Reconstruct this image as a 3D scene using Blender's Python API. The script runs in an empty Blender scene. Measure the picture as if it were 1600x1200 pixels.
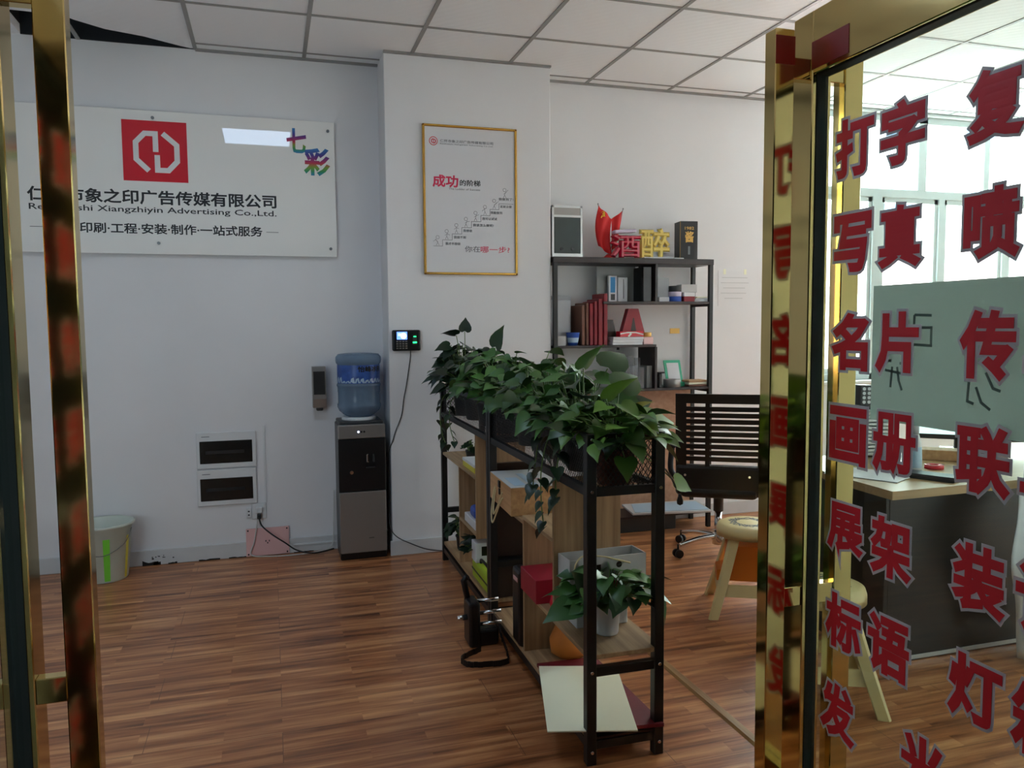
import bpy, bmesh, math, random
from mathutils import Vector, Matrix

# ---------------------------------------------------------------- camera, light, exposure
SC = bpy.context.scene
COL = SC.collection
R = math.radians

cam_d = bpy.data.cameras.new('camera')
cam_d.sensor_width = 36.0
cam_d.lens = 1230.5 * 36.0 / 1600.0
cam_d.clip_start = 0.02
cam_d.clip_end = 300
cam = bpy.data.objects.new('camera', cam_d)
COL.objects.link(cam)
_y, _p, _r = R(17.0), R(4.29), R(0.457)
_F = Vector((math.sin(_y) * math.cos(_p), math.cos(_y) * math.cos(_p), -math.sin(_p)))
_X = Vector((math.cos(_y), -math.sin(_y), 0))
_D = _F.cross(_X)
_X2 = _X * math.cos(_r) + _D * math.sin(_r)
_D2 = -_X * math.sin(_r) + _D * math.cos(_r)
_m = Matrix.Identity(4)
for i in range(3):
    _m[i][0] = _X2[i]; _m[i][1] = -_D2[i]; _m[i][2] = -_F[i]
_m.translation = (0, 0, 1.4)
cam.matrix_world = _m
SC.camera = cam

SC.view_settings.view_transform = 'Standard'
SC.view_settings.look = 'None'
SC.view_settings.gamma = 1
SC.view_settings.use_curve_mapping = False
SC.view_settings.exposure = 1.8

W = bpy.data.worlds.new('overcast_sky')
SC.world = W
W.use_nodes = True
WORLD_STRENGTH = 8.2
_bg = W.node_tree.nodes['Background']
_bg.inputs['Color'].default_value = (0.96, 0.985, 1.0, 1)
_bg.inputs['Strength'].default_value = WORLD_STRENGTH
ROOM_PANEL = 3.0          # ceiling panel light inside the office
HALL_FILL = 0.12          # fill panel added to the unseen hall behind the camera


def portal(name, loc, rot, sx, sy):
    l = bpy.data.lights.new(name, 'AREA')
    l.shape = 'RECTANGLE'; l.size = sx; l.size_y = sy
    l.cycles.is_portal = True
    o = bpy.data.objects.new(name, l); COL.objects.link(o)
    o.location = loc; o.rotation_euler = rot


portal('window_portal', (5.275, 5.16, 1.965), (R(-90), 0, 0), 3.05, 2.03)
portal('fill_window_portal', (-1.65, .74, 1.35), (R(90), 0, 0), 1.3, 1.5)  # belongs to the unseen window added in the front wall

# ---------------------------------------------------------------- materials
def _mat(name):
    m = bpy.data.materials.new(name); m.use_nodes = True
    nt = m.node_tree
    b = nt.nodes['Principled BSDF']
    return m, nt, b


def lin(c):
    return tuple(((v / 255) / 12.92 if v / 255 <= 0.04045 else ((v / 255 + 0.055) / 1.055) ** 2.4) for v in c)


def mat(name, rgb, rough=0.5, metal=0.0, var=0.0, scale=8.0, bump=0.0, bscale=60.0, spec=0.5, emit=None, es=0.0, alpha=1.0, coat=0.0, trans=0.0, stretch=None):
    m, nt, b = _mat(name)
    c = lin(rgb)
    b.inputs['Base Color'].default_value = (*c, 1)
    b.inputs['Roughness'].default_value = rough
    b.inputs['Metallic'].default_value = metal
    b.inputs['Specular IOR Level'].default_value = spec
    b.inputs['Coat Weight'].default_value = coat
    b.inputs['Transmission Weight'].default_value = trans
    b.inputs['Alpha'].default_value = alpha
    N, L = nt.nodes, nt.links
    tc = N.new('ShaderNodeTexCoord')
    src = tc.outputs['Object']
    if stretch:
        mp = N.new('ShaderNodeMapping'); mp.inputs['Scale'].default_value = stretch
        L.new(src, mp.inputs['Vector']); src = mp.outputs['Vector']
    if var > 0:
        n = N.new('ShaderNodeTexNoise'); n.inputs['Scale'].default_value = scale; n.inputs['Detail'].default_value = 4
        L.new(src, n.inputs['Vector'])
        r = N.new('ShaderNodeMapRange')
        r.inputs['From Min'].default_value = 0.3; r.inputs['From Max'].default_value = 0.7
        r.inputs['To Min'].default_value = 1 - var; r.inputs['To Max'].default_value = 1 + var
        L.new(n.outputs['Fac'], r.inputs['Value'])
        h = N.new('ShaderNodeVectorMath'); h.operation = 'SCALE'
        h.inputs[0].default_value = c
        L.new(r.outputs['Result'], h.inputs['Scale'])
        L.new(h.outputs['Vector'], b.inputs['Base Color'])
    if bump > 0:
        n = N.new('ShaderNodeTexNoise'); n.inputs['Scale'].default_value = bscale; n.inputs['Detail'].default_value = 3
        L.new(src, n.inputs['Vector'])
        bp = N.new('ShaderNodeBump'); bp.inputs['Strength'].default_value = bump; bp.inputs['Distance'].default_value = 0.004
        L.new(n.outputs['Fac'], bp.inputs['Height']); L.new(bp.outputs['Normal'], b.inputs['Normal'])
    if emit:
        b.inputs['Emission Color'].default_value = (*lin(emit), 1)
        b.inputs['Emission Strength'].default_value = es
    return m


def glass_mat(name, tint, gloss=1.0):
    """thin sheet: tinted see-through plus a fresnel reflection"""
    m = bpy.data.materials.new(name); m.use_nodes = True
    nt = m.node_tree; N, L = nt.nodes, nt.links
    N.clear()
    o = N.new('ShaderNodeOutputMaterial'); t = N.new('ShaderNodeBsdfTransparent'); g = N.new('ShaderNodeBsdfGlossy')
    t.inputs['Color'].default_value = (*lin(tint), 1)
    g.inputs['Roughness'].default_value = 0.02
    f = N.new('ShaderNodeFresnel'); f.inputs['IOR'].default_value = 1.45
    ml = N.new('ShaderNodeMath'); ml.operation = 'MULTIPLY'; ml.inputs[1].default_value = gloss
    mx = N.new('ShaderNodeMixShader')
    ge = N.new('ShaderNodeNewGeometry'); inv = N.new('ShaderNodeMath'); inv.operation = 'SUBTRACT'; inv.inputs[0].default_value = 1.0
    m2 = N.new('ShaderNodeMath'); m2.operation = 'MULTIPLY'
    L.new(ge.outputs['Backfacing'], inv.inputs[1])
    L.new(f.outputs[0], ml.inputs[0]); L.new(ml.outputs[0], m2.inputs[0]); L.new(inv.outputs[0], m2.inputs[1]); L.new(m2.outputs[0], mx.inputs[0])
    L.new(t.outputs[0], mx.inputs[1]); L.new(g.outputs[0], mx.inputs[2]); L.new(mx.outputs[0], o.inputs[0])
    return m


def film_mat(name, rgb, clear=0.6, rough=0.15):
    """clear plastic: part see-through, part diffuse body, shiny surface"""
    m, nt, b = _mat(name)
    N, L = nt.nodes, nt.links
    b.inputs['Base Color'].default_value = (*lin(rgb), 1); b.inputs['Roughness'].default_value = rough
    t = N.new('ShaderNodeBsdfTransparent'); t.inputs['Color'].default_value = (*[min(1, v * 1.1 + 0.25) for v in lin(rgb)], 1)
    mx = N.new('ShaderNodeMixShader'); mx.inputs[0].default_value = 1 - clear
    L.new(t.outputs[0], mx.inputs[1]); L.new(b.outputs[0], mx.inputs[2])
    L.new(mx.outputs[0], N['Material Output'].inputs[0])
    return m


def sheet_mat(name, rgb):
    """paper thin enough for daylight to glow through"""
    m, nt, b = _mat(name)
    N, L = nt.nodes, nt.links
    b.inputs['Base Color'].default_value = (*lin(rgb), 1); b.inputs['Roughness'].default_value = 0.7
    t = N.new('ShaderNodeBsdfTranslucent'); t.inputs['Color'].default_value = (*lin(rgb), 1)
    mx = N.new('ShaderNodeMixShader'); mx.inputs[0].default_value = 0.6
    L.new(b.outputs[0], mx.inputs[1]); L.new(t.outputs[0], mx.inputs[2]); L.new(mx.outputs[0], N['Material Output'].inputs[0])
    return m


def wood_mat(name, rgb, dark, rough=0.5, axis='X', scale=1.0):
    m, nt, b = _mat(name)
    N, L = nt.nodes, nt.links
    tc = N.new('ShaderNodeTexCoord'); mp = N.new('ShaderNodeMapping')
    s = {'X': (1.2, 26, 26), 'Y': (26, 1.2, 26), 'Z': (26, 26, 1.2)}[axis]
    mp.inputs['Scale'].default_value = [v * scale for v in s]
    n = N.new('ShaderNodeTexNoise'); n.inputs['Scale'].default_value = 2.0; n.inputs['Detail'].default_value = 5
    cr = N.new('ShaderNodeValToRGB')
    cr.color_ramp.elements[0].position = 0.3; cr.color_ramp.elements[0].color = (*lin(dark), 1)
    cr.color_ramp.elements[1].position = 0.7; cr.color_ramp.elements[1].color = (*lin(rgb), 1)
    L.new(tc.outputs['Object'], mp.inputs[0]); L.new(mp.outputs[0], n.inputs['Vector']); L.new(n.outputs['Fac'], cr.inputs[0])
    L.new(cr.outputs[0], b.inputs['Base Color'])
    b.inputs['Roughness'].default_value = rough
    return m


def floor_mat():
    """laminate: boards along X, each printed with narrow staves and dark streaks"""
    m, nt, b = _mat('laminate_floor')
    N, L = nt.nodes, nt.links
    tc = N.new('ShaderNodeTexCoord')
    def brick(w, h, mortar, off):
        br = N.new('ShaderNodeTexBrick'); br.inputs['Scale'].default_value = 1.0
        br.inputs['Brick Width'].default_value = w; br.inputs['Row Height'].default_value = h
        br.inputs['Mortar Size'].default_value = mortar; br.offset = off; br.offset_frequency = 2
        br.inputs['Color1'].default_value = (0, 0, 0, 1); br.inputs['Color2'].default_value = (1, 1, 1, 1); br.inputs['Mortar'].default_value = (.5, .5, .5, 1)
        L.new(tc.outputs['Object'], br.inputs['Vector']); return br
    stave = brick(.47, .0655, 0.0, .41)
    board = brick(1.2, .196, .0011, .37)
    ad = N.new('ShaderNodeVectorMath'); ad.operation = 'MULTIPLY_ADD'; ad.inputs[1].default_value = (9, 4, 0)
    L.new(stave.outputs['Color'], ad.inputs[0]); L.new(tc.outputs['Object'], ad.inputs[2])
    def noise(vec, sc, s, det, rough=.5):
        mp = N.new('ShaderNodeMapping'); mp.inputs['Scale'].default_value = sc
        n = N.new('ShaderNodeTexNoise'); n.inputs['Scale'].default_value = s; n.inputs['Detail'].default_value = det; n.inputs['Roughness'].default_value = rough
        L.new(vec, mp.inputs[0]); L.new(mp.outputs[0], n.inputs['Vector']); return n.outputs['Fac']
    g1 = noise(ad.outputs[0], (1.3, 20, 1), 1.3, 6, .6)
    g2 = noise(tc.outputs['Object'], (.9, 9, 1), 1.7, 4)
    mx = N.new('ShaderNodeMix'); mx.inputs[0].default_value = .38; L.new(g1, mx.inputs[2]); L.new(g2, mx.inputs[3])
    sv = N.new('ShaderNodeMath'); sv.operation = 'MULTIPLY_ADD'; sv.inputs[1].default_value = .065; L.new(stave.outputs['Color'], sv.inputs[0]); L.new(mx.outputs[0], sv.inputs[2])
    cr = N.new('ShaderNodeValToRGB'); E = cr.color_ramp.elements
    E[0].position = .36; E[0].color = (*lin((84, 44, 27)), 1)
    E[1].position = .70; E[1].color = (*lin((230, 170, 116)), 1)
    e = E.new(.52); e.color = (*lin((174, 110, 68)), 1)
    L.new(sv.outputs[0], cr.inputs[0])
    mm = N.new('ShaderNodeMix'); mm.data_type = 'RGBA'; mm.inputs[7].default_value = (*lin((116, 76, 52)), 1)
    L.new(board.outputs['Fac'], mm.inputs[0]); L.new(cr.outputs[0], mm.inputs[6]); L.new(mm.outputs[2], b.inputs['Base Color'])
    b.inputs['Roughness'].default_value = .30; b.inputs['Specular IOR Level'].default_value = .5
    bp = N.new('ShaderNodeBump'); bp.inputs['Strength'].default_value = .10; bp.inputs['Distance'].default_value = .003
    L.new(g1, bp.inputs['Height']); L.new(bp.outputs[0], b.inputs['Normal'])
    return m


def leaf_mat(name, dark, light, yellow=0.0):
    m, nt, b = _mat(name)
    N, L = nt.nodes, nt.links
    g = N.new('ShaderNodeNewGeometry'); cr = N.new('ShaderNodeValToRGB')
    cr.color_ramp.elements[0].color = (*lin(dark), 1); cr.color_ramp.elements[1].color = (*lin(light), 1)
    if yellow:
        e = cr.color_ramp.elements.new(0.985); e.color = (*lin(light), 1)
        cr.color_ramp.elements[2].color = (*lin((206, 150, 40)), 1)
    L.new(g.outputs['Random Per Island'], cr.inputs[0]); L.new(cr.outputs[0], b.inputs['Base Color'])
    b.inputs['Roughness'].default_value = 0.42
    b.inputs['Subsurface Weight'].default_value = 0.0
    return m


def rainbow_mat():
    m, nt, b = _mat('rainbow_ink')
    N, L = nt.nodes, nt.links
    tc = N.new('ShaderNodeTexCoord'); sp = N.new('ShaderNodeSeparateXYZ'); cr = N.new('ShaderNodeValToRGB')
    L.new(tc.outputs['Generated'], sp.inputs[0]); L.new(sp.outputs['Z'], cr.inputs[0])
    E = cr.color_ramp.elements
    cols = [(0.0, (40, 130, 190)), (0.16, (40, 150, 90)), (0.3, (120, 160, 50)), (0.45, (190, 40, 70)), (0.62, (120, 40, 120)), (0.75, (60, 50, 140)), (1.0, (30, 120, 180))]
    E[0].position = 0; E[0].color = (*lin(cols[0][1]), 1); E[1].position = 1; E[1].color = (*lin(cols[-1][1]), 1)
    for p, c in cols[1:-1]:
        e = E.new(p); e.color = (*lin(c), 1)
    L.new(cr.outputs[0], b.inputs['Base Color'])
    return m


def tile_mat():
    m, nt, b = _mat('gypsum_ceiling_tile')
    N, L = nt.nodes, nt.links
    tc = N.new('ShaderNodeTexCoord'); w = N.new('ShaderNodeTexWave'); w.wave_type = 'BANDS'; w.bands_direction = 'DIAGONAL'
    w.inputs['Scale'].default_value = 9; w.inputs['Distortion'].default_value = 1.5
    n = N.new('ShaderNodeTexNoise'); n.inputs['Scale'].default_value = 1.3
    L.new(tc.outputs['Object'], w.inputs[0]); L.new(tc.outputs['Object'], n.inputs[0])
    cr = N.new('ShaderNodeValToRGB'); cr.color_ramp.elements[0].color = (*lin((240, 243, 246)), 1); cr.color_ramp.elements[1].color = (*lin((247, 250, 252)), 1)
    L.new(n.outputs['Fac'], cr.inputs[0]); L.new(cr.outputs[0], b.inputs['Base Color'])
    bp = N.new('ShaderNodeBump'); bp.inputs['Strength'].default_value = 0.12; bp.inputs['Distance'].default_value = 0.004
    L.new(w.outputs['Fac'], bp.inputs['Height']); L.new(bp.outputs[0], b.inputs['Normal'])
    b.inputs['Roughness'].default_value = 0.6
    return m


M = dict(
    wall=mat('white_wall_paint', (230, 230, 231), 0.75, var=0.03, scale=1.6, bump=0.06, bscale=25),
    base=mat('white_skirting', (205, 206, 206), 0.55, var=0.06, scale=5),
    dirt=mat('black_dirt', (42, 38, 34), 0.9),
    tile=tile_mat(), tbar=mat('grid_bar', (150, 150, 148), 0.45, metal=0.2), void=mat('dark_void', (28, 32, 36), 0.9),
    floor=floor_mat(), hallfloor=mat('hall_stone', (30, 26, 24), 0.35, var=0.08), hallwall=mat('hall_wall', (28, 22, 19), 0.7),
    strip=wood_mat('oak_strip', (196, 160, 108), (150, 112, 70), 0.4, 'Y'),
    gold=mat('gold_mirror_steel', (206, 182, 122), 0.10, 1.0, var=0.04, scale=6), goldsat=mat('gold_bead', (200, 166, 84), 0.25, 1.0),
    goldrub=mat('dark_gasket', (18, 24, 21), 0.85),
    glass=glass_mat('door_glass', (238, 246, 243)), wglass=glass_mat('window_glass', (244, 250, 249), 0.7), tglass=glass_mat('fill_window_glass', (156, 163, 167)), cglass=glass_mat('case_glass', (200, 208, 208)),  # tglass is the pane of the window added for fill light
    red=mat('red_vinyl', (226, 36, 56), 0.4), outline=mat('white_vinyl', (214, 214, 222), 0.45),
    tape=mat('red_piece', (160, 36, 28), 0.35, alpha=0.7), gpaper=sheet_mat('grey_green_paper', (204, 214, 210)), ink=mat('faint_ink', (128, 142, 138), 0.8),  # tape colours in a red reflection on the door
    alu=mat('white_aluminium', (206, 214, 214), 0.35, var=0.02), silver=mat('silver_edge', (205, 208, 208), 0.3, 0.6), chrome=mat('chrome', (220, 222, 224), 0.12, 1.0),
    acry=mat('grey_white_acrylic', (244, 244, 240), 0.015, spec=0.65), signred=mat('sign_red', (214, 30, 50), 0.2), white=mat('white_ink', (232, 232, 232), 0.4), blackink=mat('black_ink', (18, 18, 20), 0.4),
    rainbow=rainbow_mat(), paper=mat('white_paper', (222, 223, 226), 0.6), greyink=mat('grey_ink', (110, 112, 116), 0.6), crimson=mat('crimson_ink', (214, 40, 84), 0.5),
    frame=mat('gold_frame', (214, 170, 84), 0.25, 0.9), plast=mat('white_plastic', (222, 224, 224), 0.35), smoke=mat('smoked_window', (28, 30, 30), 0.15),
    pink=mat('pink_acrylic', (232, 188, 186), 0.2), black=mat('black_plastic', (16, 16, 18), 0.35), blackm=mat('black_steel', (13, 13, 14), 0.4, var=0.1), dkgrey=mat('dark_grey_plastic', (50, 52, 54), 0.4),
    gsteel=mat('grey_cooler_steel', (150, 146, 142), 0.32, 0.5), bwater=film_mat('blue_bottle_plastic', (136, 160, 182), 0.5, 0.12), label=mat('blue_label', (44, 84, 160), 0.35, var=0.25, scale=30), foam=mat('pale_wave_print', (170, 196, 216), 0.35),
    lime=mat('lime_plastic', (170, 196, 40), 0.4), green=mat('green_print', (120, 205, 60), 0.4), yellow=mat('yellow_print', (226, 214, 70), 0.4), pail=film_mat('milky_pail', (216, 224, 212), 0.15, 0.3),
    scr=mat('blue_screen', (20, 40, 120), 0.2, emit=(90, 130, 255), es=0.9), scrw=mat('lit_icon', (220, 230, 255), 0.3, emit=(190, 210, 255), es=1.2), gled=mat('green_sensor', (20, 160, 60), 0.3, emit=(30, 255, 110), es=1.6),
    oak=wood_mat('oak_board_long', (190, 158, 118), (150, 118, 84), 0.5, 'Y'), oakz=wood_mat('oak_board_upright', (184, 150, 110), (142, 108, 76), 0.5, 'Z'), oakx=wood_mat('oak_board_cross', (190, 158, 118), (150, 118, 84), 0.5, 'X'),
    brown=mat('dark_brown_board', (44, 26, 20), 0.35, var=0.1), darkwood=mat('dark_shelf_board', (46, 36, 36), 0.4, var=0.1), pine=wood_mat('pine_box', (216, 170, 118), (188, 140, 92), 0.5, 'Y'),
    rope=mat('cream_rope', (220, 206, 160), 0.8), maroon=mat('maroon_cloth', (112, 18, 32), 0.5, var=0.1), redbox=mat('red_paperboard', (158, 24, 48), 0.4), redbk=mat('red_certificate_cover', (140, 16, 34), 0.45, var=0.12), brbk=mat('brown_cover', (120, 78, 60), 0.5),
    cream=mat('cream_card', (244, 243, 216), 0.55), gcard=mat('grey_card_box', (196, 196, 196), 0.55, var=0.04), orange=mat('orange_plastic', (226, 124, 40), 0.35), orangep=mat('orange_paper_bag', (214, 130, 54), 0.6, var=0.1),
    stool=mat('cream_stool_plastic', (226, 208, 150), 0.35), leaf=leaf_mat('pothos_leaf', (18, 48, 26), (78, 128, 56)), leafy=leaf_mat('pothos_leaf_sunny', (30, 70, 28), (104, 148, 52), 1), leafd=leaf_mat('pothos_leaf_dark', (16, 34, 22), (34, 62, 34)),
    stem=mat('green_stem', (92, 124, 60), 0.5), soil=mat('potting_soil', (40, 30, 24), 0.95, var=0.3), pot=mat('dark_grey_pot', (40, 44, 46), 0.4), brpot=mat('brown_pot', (80, 44, 36), 0.5), wpot=mat('white_pot', (214, 214, 218), 0.35),
    fabric=mat('black_mesh_fabric', (15, 15, 17), 0.7, bump=0.1, bscale=300), deskt=wood_mat('beech_desktop', (190, 158, 112), (172, 140, 96), 0.4, 'X'), deskf=mat('black_desk_panel', (30, 34, 34), 0.3),
    teal=mat('teal_plastic', (70, 150, 142), 0.4), cloth=mat('white_fabric', (214, 220, 224), 0.8, bump=0.2, bscale=30), steel=mat('grey_steel', (120, 124, 126), 0.35, 0.7), goldfoam=mat('gold_foam', (206, 182, 96), 0.4, 0.3), redflag=mat('red_flag_cloth', (222, 32, 32), 0.6), redgloss=mat('red_gloss_letter', (190, 20, 56), 0.12, coat=0.5), yel=mat('yellow_paint', (246, 200, 50), 0.5),
    clear=film_mat('clear_plastic', (206, 208, 210), 0.72, 0.08), frost=film_mat('frosted_acrylic', (170, 172, 170), 0.45, 0.2), blue=mat('blue_paper', (50, 90, 180), 0.5), sky=mat('light_blue_print', (50, 140, 200), 0.5), qg=mat('green_stand_plastic', (60, 180, 140), 0.35), gold2=mat('gold_print', (212, 168, 90), 0.4, 0.4), red2=mat('dull_red_letter', (150, 26, 40), 0.45), straw=mat('kraft_paper', (190, 150, 110), 0.7),
    peach=wood_mat('peach_wood_panel', (206, 164, 134), (186, 142, 112), 0.5, 'Y', 0.6), bld=mat('white_facade', (214, 214, 210), 0.8, var=0.04), bldp=mat('pink_facade', (196, 160, 158), 0.8), bwin=mat('blue_window_band', (70, 104, 136), 0.3), ground=mat('paving', (130, 130, 128), 0.9, var=0.2, scale=3), tree=leaf_mat('street_tree_leaf', (60, 84, 58), (120, 140, 100)),
    panel=mat('lit_panel', (255, 255, 255), 0.5, emit=(200, 224, 255), es=ROOM_PANEL), hfill=mat('hall_fill_panel', (255, 255, 255), 0.5, emit=(255, 240, 220), es=HALL_FILL), scrwhite=mat('lit_monitor', (220, 240, 240), 0.3, emit=(200, 240, 240), es=0.5),
    stainp=mat('purple_white', (214, 204, 226), 0.3), wire=mat('white_cable', (200, 200, 196), 0.5), stain=mat('wall_stain', (176, 160, 140), 0.9),
)

# ---------------------------------------------------------------- mesh helpers
def bm_():
    return bmesh.new()


def box(bm, x0, x1, y0, y1, z0, z1, bev=0.0, mi=0, seg=1):
    r = bmesh.ops.create_cube(bm, size=1.0)
    vs = r['verts']
    for v in vs:
        v.co.x = x0 + (v.co.x + .5) * (x1 - x0); v.co.y = y0 + (v.co.y + .5) * (y1 - y0); v.co.z = z0 + (v.co.z + .5) * (z1 - z0)
    fs = set(f for v in vs for f in v.link_faces)
    for f in fs: f.material_index = mi
    if bev > 0:
        es = list(set(e for v in vs for e in v.link_edges))
        bmesh.ops.bevel(bm, geom=es, offset=bev, segments=seg, affect='EDGES', profile=0.5, material=-1)
    return bm


def frame_of(d):
    d = d.normalized()
    u = d.orthogonal().normalized() if abs(d.z) > 0.95 else Vector((0, 0, 1)).cross(d).normalized()
    return u, d.cross(u).normalized()


def tube(bm, pts, r, n=8, mi=0, r1=None, caps=True):
    pts = [Vector(p) for p in pts]
    rings = []
    k = len(pts)
    pu = None
    for i, p in enumerate(pts):
        d = (pts[min(i + 1, k - 1)] - pts[max(i - 1, 0)])
        if pu is None:
            u, v = frame_of(d)
        else:
            dn = d.normalized(); u = (pu - dn * pu.dot(dn))
            u = u.normalized() if u.length > 1e-6 else frame_of(d)[0]
            v = dn.cross(u)
        pu = u
        rr = r if r1 is None else r + (r1 - r) * i / (k - 1)
        rings.append([bm.verts.new(p + (u * math.cos(2 * math.pi * j / n) + v * math.sin(2 * math.pi * j / n)) * rr) for j in range(n)])
    for a, b in zip(rings, rings[1:]):
        for j in range(n):
            f = bm.faces.new((a[j], a[(j + 1) % n], b[(j + 1) % n], b[j])); f.material_index = mi; f.smooth = True
    if caps:
        for rg in (rings[0][::-1], rings[-1]):
            f = bm.faces.new(rg); f.material_index = mi
    return bm


def cyl(bm, p0, p1, r0, r1=None, n=20, mi=0):
    return tube(bm, [p0, p1], r0, n, mi, r1 if r1 is not None else r0)


def lathe(bm, prof, cx=0, cy=0, n=32, mi=0, cz=0, smooth=True, close=True):
    rings = []
    for r, z in prof:
        rings.append([bm.verts.new((cx + r * math.cos(2 * math.pi * j / n), cy + r * math.sin(2 * math.pi * j / n), cz + z)) for j in range(n)])
    for a, b in zip(rings, rings[1:]):
        for j in range(n):
            f = bm.faces.new((a[j], a[(j + 1) % n], b[(j + 1) % n], b[j])); f.material_index = mi; f.smooth = smooth
    if close:
        for rg in (rings[0][::-1], rings[-1]):
            if (rg[0].co - rg[n // 2].co).length > 1e-5:
                f = bm.faces.new(rg); f.material_index = mi
    return bm


def prism(bm, poly, mtx, depth, mi=0):
    """2D polygon (counter-clockwise) extruded along local z by depth, placed by mtx"""
    a = [bm.verts.new(mtx @ Vector((x, y, 0))) for x, y in poly]
    b = [bm.verts.new(mtx @ Vector((x, y, depth))) for x, y in poly]
    n = len(poly)
    fs = [bm.faces.new(a[::-1]), bm.faces.new(b)]
    for j in range(n):
        fs.append(bm.faces.new((a[j], a[(j + 1) % n], b[(j + 1) % n], b[j])))
    for f in fs: f.material_index = mi
    return bm


def stroke(bm, pts, w, mtx, depth=0.001, mi=0):
    """mitred polyline band"""
    P = [Vector((p[0], p[1])) for p in pts]
    Lp, Rp = [], []
    for i, p in enumerate(P):
        d0 = (p - P[i - 1]).normalized() if i else (P[1] - p).normalized()
        d1 = (P[i + 1] - p).normalized() if i < len(P) - 1 else d0
        n0 = Vector((-d0.y, d0.x)); n1 = Vector((-d1.y, d1.x))
        m = (n0 + n1)
        m = m.normalized() if m.length > 1e-6 else n0
        k = w / 2 / max(0.35, m.dot(n0))
        Lp.append(p + m * k); Rp.append(p - m * k)
    for i in range(len(P) - 1):
        q = [Rp[i], Rp[i + 1], Lp[i + 1], Lp[i]]
        prism(bm, [(v.x, v.y) for v in q], mtx, depth, mi)
    return bm


def M4(ox, oy, oz, ax, ay, az):
    m = Matrix.Identity(4)
    for i in range(3):
        m[i][0] = ax[i]; m[i][1] = ay[i]; m[i][2] = az[i]
    m.translation = (ox, oy, oz)
    return m


def wallM(x, y, z):      # x right, y up, facing -Y
    return M4(x, y, z, (1, 0, 0), (0, 0, 1), (0, -1, 0))


def text_into(bm, body, w, h, mtx, bold=0.0, depth=0.001, z0=0.0, mi=0, core=None, res=2, smooth_edge=False):
    """writing fitted to a w x h box (w None keeps the letter width), laid on the local xy plane"""
    def geo(bd):
        c = bpy.data.curves.new('t', 'FONT'); c.body = body; c.resolution_u = res
        c.extrude = 0.02
        if bd > 0:
            c.bevel_depth = bd; c.bevel_resolution = 1 if smooth_edge else 0
        o = bpy.data.objects.new('t', c); COL.objects.link(o)
        dg = bpy.context.evaluated_depsgraph_get(); dg.update()
        me = bpy.data.meshes.new_from_object(o.evaluated_get(dg))
        vs = [v.co.copy() for v in me.vertices]; fs = [tuple(p.vertices) for p in me.polygons]
        bpy.data.objects.remove(o); bpy.data.curves.remove(c); bpy.data.meshes.remove(me)
        return vs, fs
    v0, f0 = geo(bold if core is None else core)
    x0 = min(v.x for v in v0); x1 = max(v.x for v in v0); y0 = min(v.y for v in v0); y1 = max(v.y for v in v0)
    vs, fs = (v0, f0) if core is None else geo(bold)
    sy = h / (y1 - y0); sx = sy if w is None else w / (x1 - x0)
    zm = max(abs(v.z) for v in vs)
    nv = [bm.verts.new(mtx @ Vector(((v.x - x0) * sx, (v.y - y0) * sy, z0 + (v.z / zm * .5 + .5) * depth))) for v in vs]
    for f in fs:
        try:
            ff = bm.faces.new([nv[i] for i in f]); ff.material_index = mi
        except ValueError:
            pass
    return bm


def obj(name, bm, mats, parent=None, loc=None, rot=None, smooth=None, label=None):
    me = bpy.data.meshes.new(name)
    bmesh.ops.recalc_face_normals(bm, faces=bm.faces[:]) if len(bm.faces) < 20000 else None
    if smooth is not None:
        for f in bm.faces: f.smooth = smooth
    bm.to_mesh(me); bm.free()
    for m in (mats if isinstance(mats, (list, tuple)) else [mats]):
        me.materials.append(M[m])
    o = bpy.data.objects.new(name, me); COL.objects.link(o)
    if parent: o.parent = parent
    if loc: o.location = loc
    if rot: o.rotation_euler = rot
    if label: o['label'] = label
    return o


def tag(o, label, cat, group=None):
    o['label'] = label; o['category'] = cat
    if group: o['group'] = group
    return o


def thing(name, label, cat, loc=(0, 0, 0), rotz=0.0, group=None):
    o = bpy.data.objects.new(name, None); COL.objects.link(o)
    o.empty_display_size = 0.05
    o.location = loc; o.rotation_euler = (0, 0, rotz)
    return tag(o, label, cat, group)


def struct(o):
    o['kind'] = 'structure'; return o


def dup(root, loc, rotz=0.0, label=None):
    r = root.copy(); COL.objects.link(r); r.location = loc; r.rotation_euler = (0, 0, rotz)
    if label: r['label'] = label
    for ch in list(root.children):
        c = ch.copy(); COL.objects.link(c); c.parent = r
        for g in ch.children:
            d = g.copy(); COL.objects.link(d); d.parent = c
    return r


def spline(pts, n=8):
    P = [Vector(p) for p in pts]; out = []
    for i in range(len(P) - 1):
        a = P[max(i - 1, 0)]; b = P[i]; c = P[i + 1]; d = P[min(i + 2, len(P) - 1)]
        for k in range(n):
            t = k / n
            out.append(0.5 * ((2 * b) + (c - a) * t + (2 * a - 5 * b + 4 * c - d) * t * t + (3 * b - a - 3 * c + d) * t ** 3))
    out.append(P[-1]); return out


def sbox(name, dims, mats, parent=None, bev=0.0, off=(0, 0, 0), label=None):
    """one box: dims (x0,x1,y0,y1,z0,z1)"""
    b = bm_(); box(b, *dims, bev=bev)
    return obj(name, b, mats, parent, label=label)


# ---------------------------------------------------------------- the room
XL, XR, YB, YC, YF, H = -2.6, 7.4, 5.0, 4.735, 0.93, 3.0
WX0, WX1, WZ0, WZ1 = 3.75, 6.8, 0.955, 2.985
# floor
b = bm_(); box(b, XL - .15, XR + .15, YF, YB + .2, -.12, 0); struct(obj('floor', b, 'floor'))
b = bm_(); box(b, -.95, XR + .15, -3.0, YF, -.12, -.002); struct(obj('floor', b, 'hallfloor'))
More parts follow.
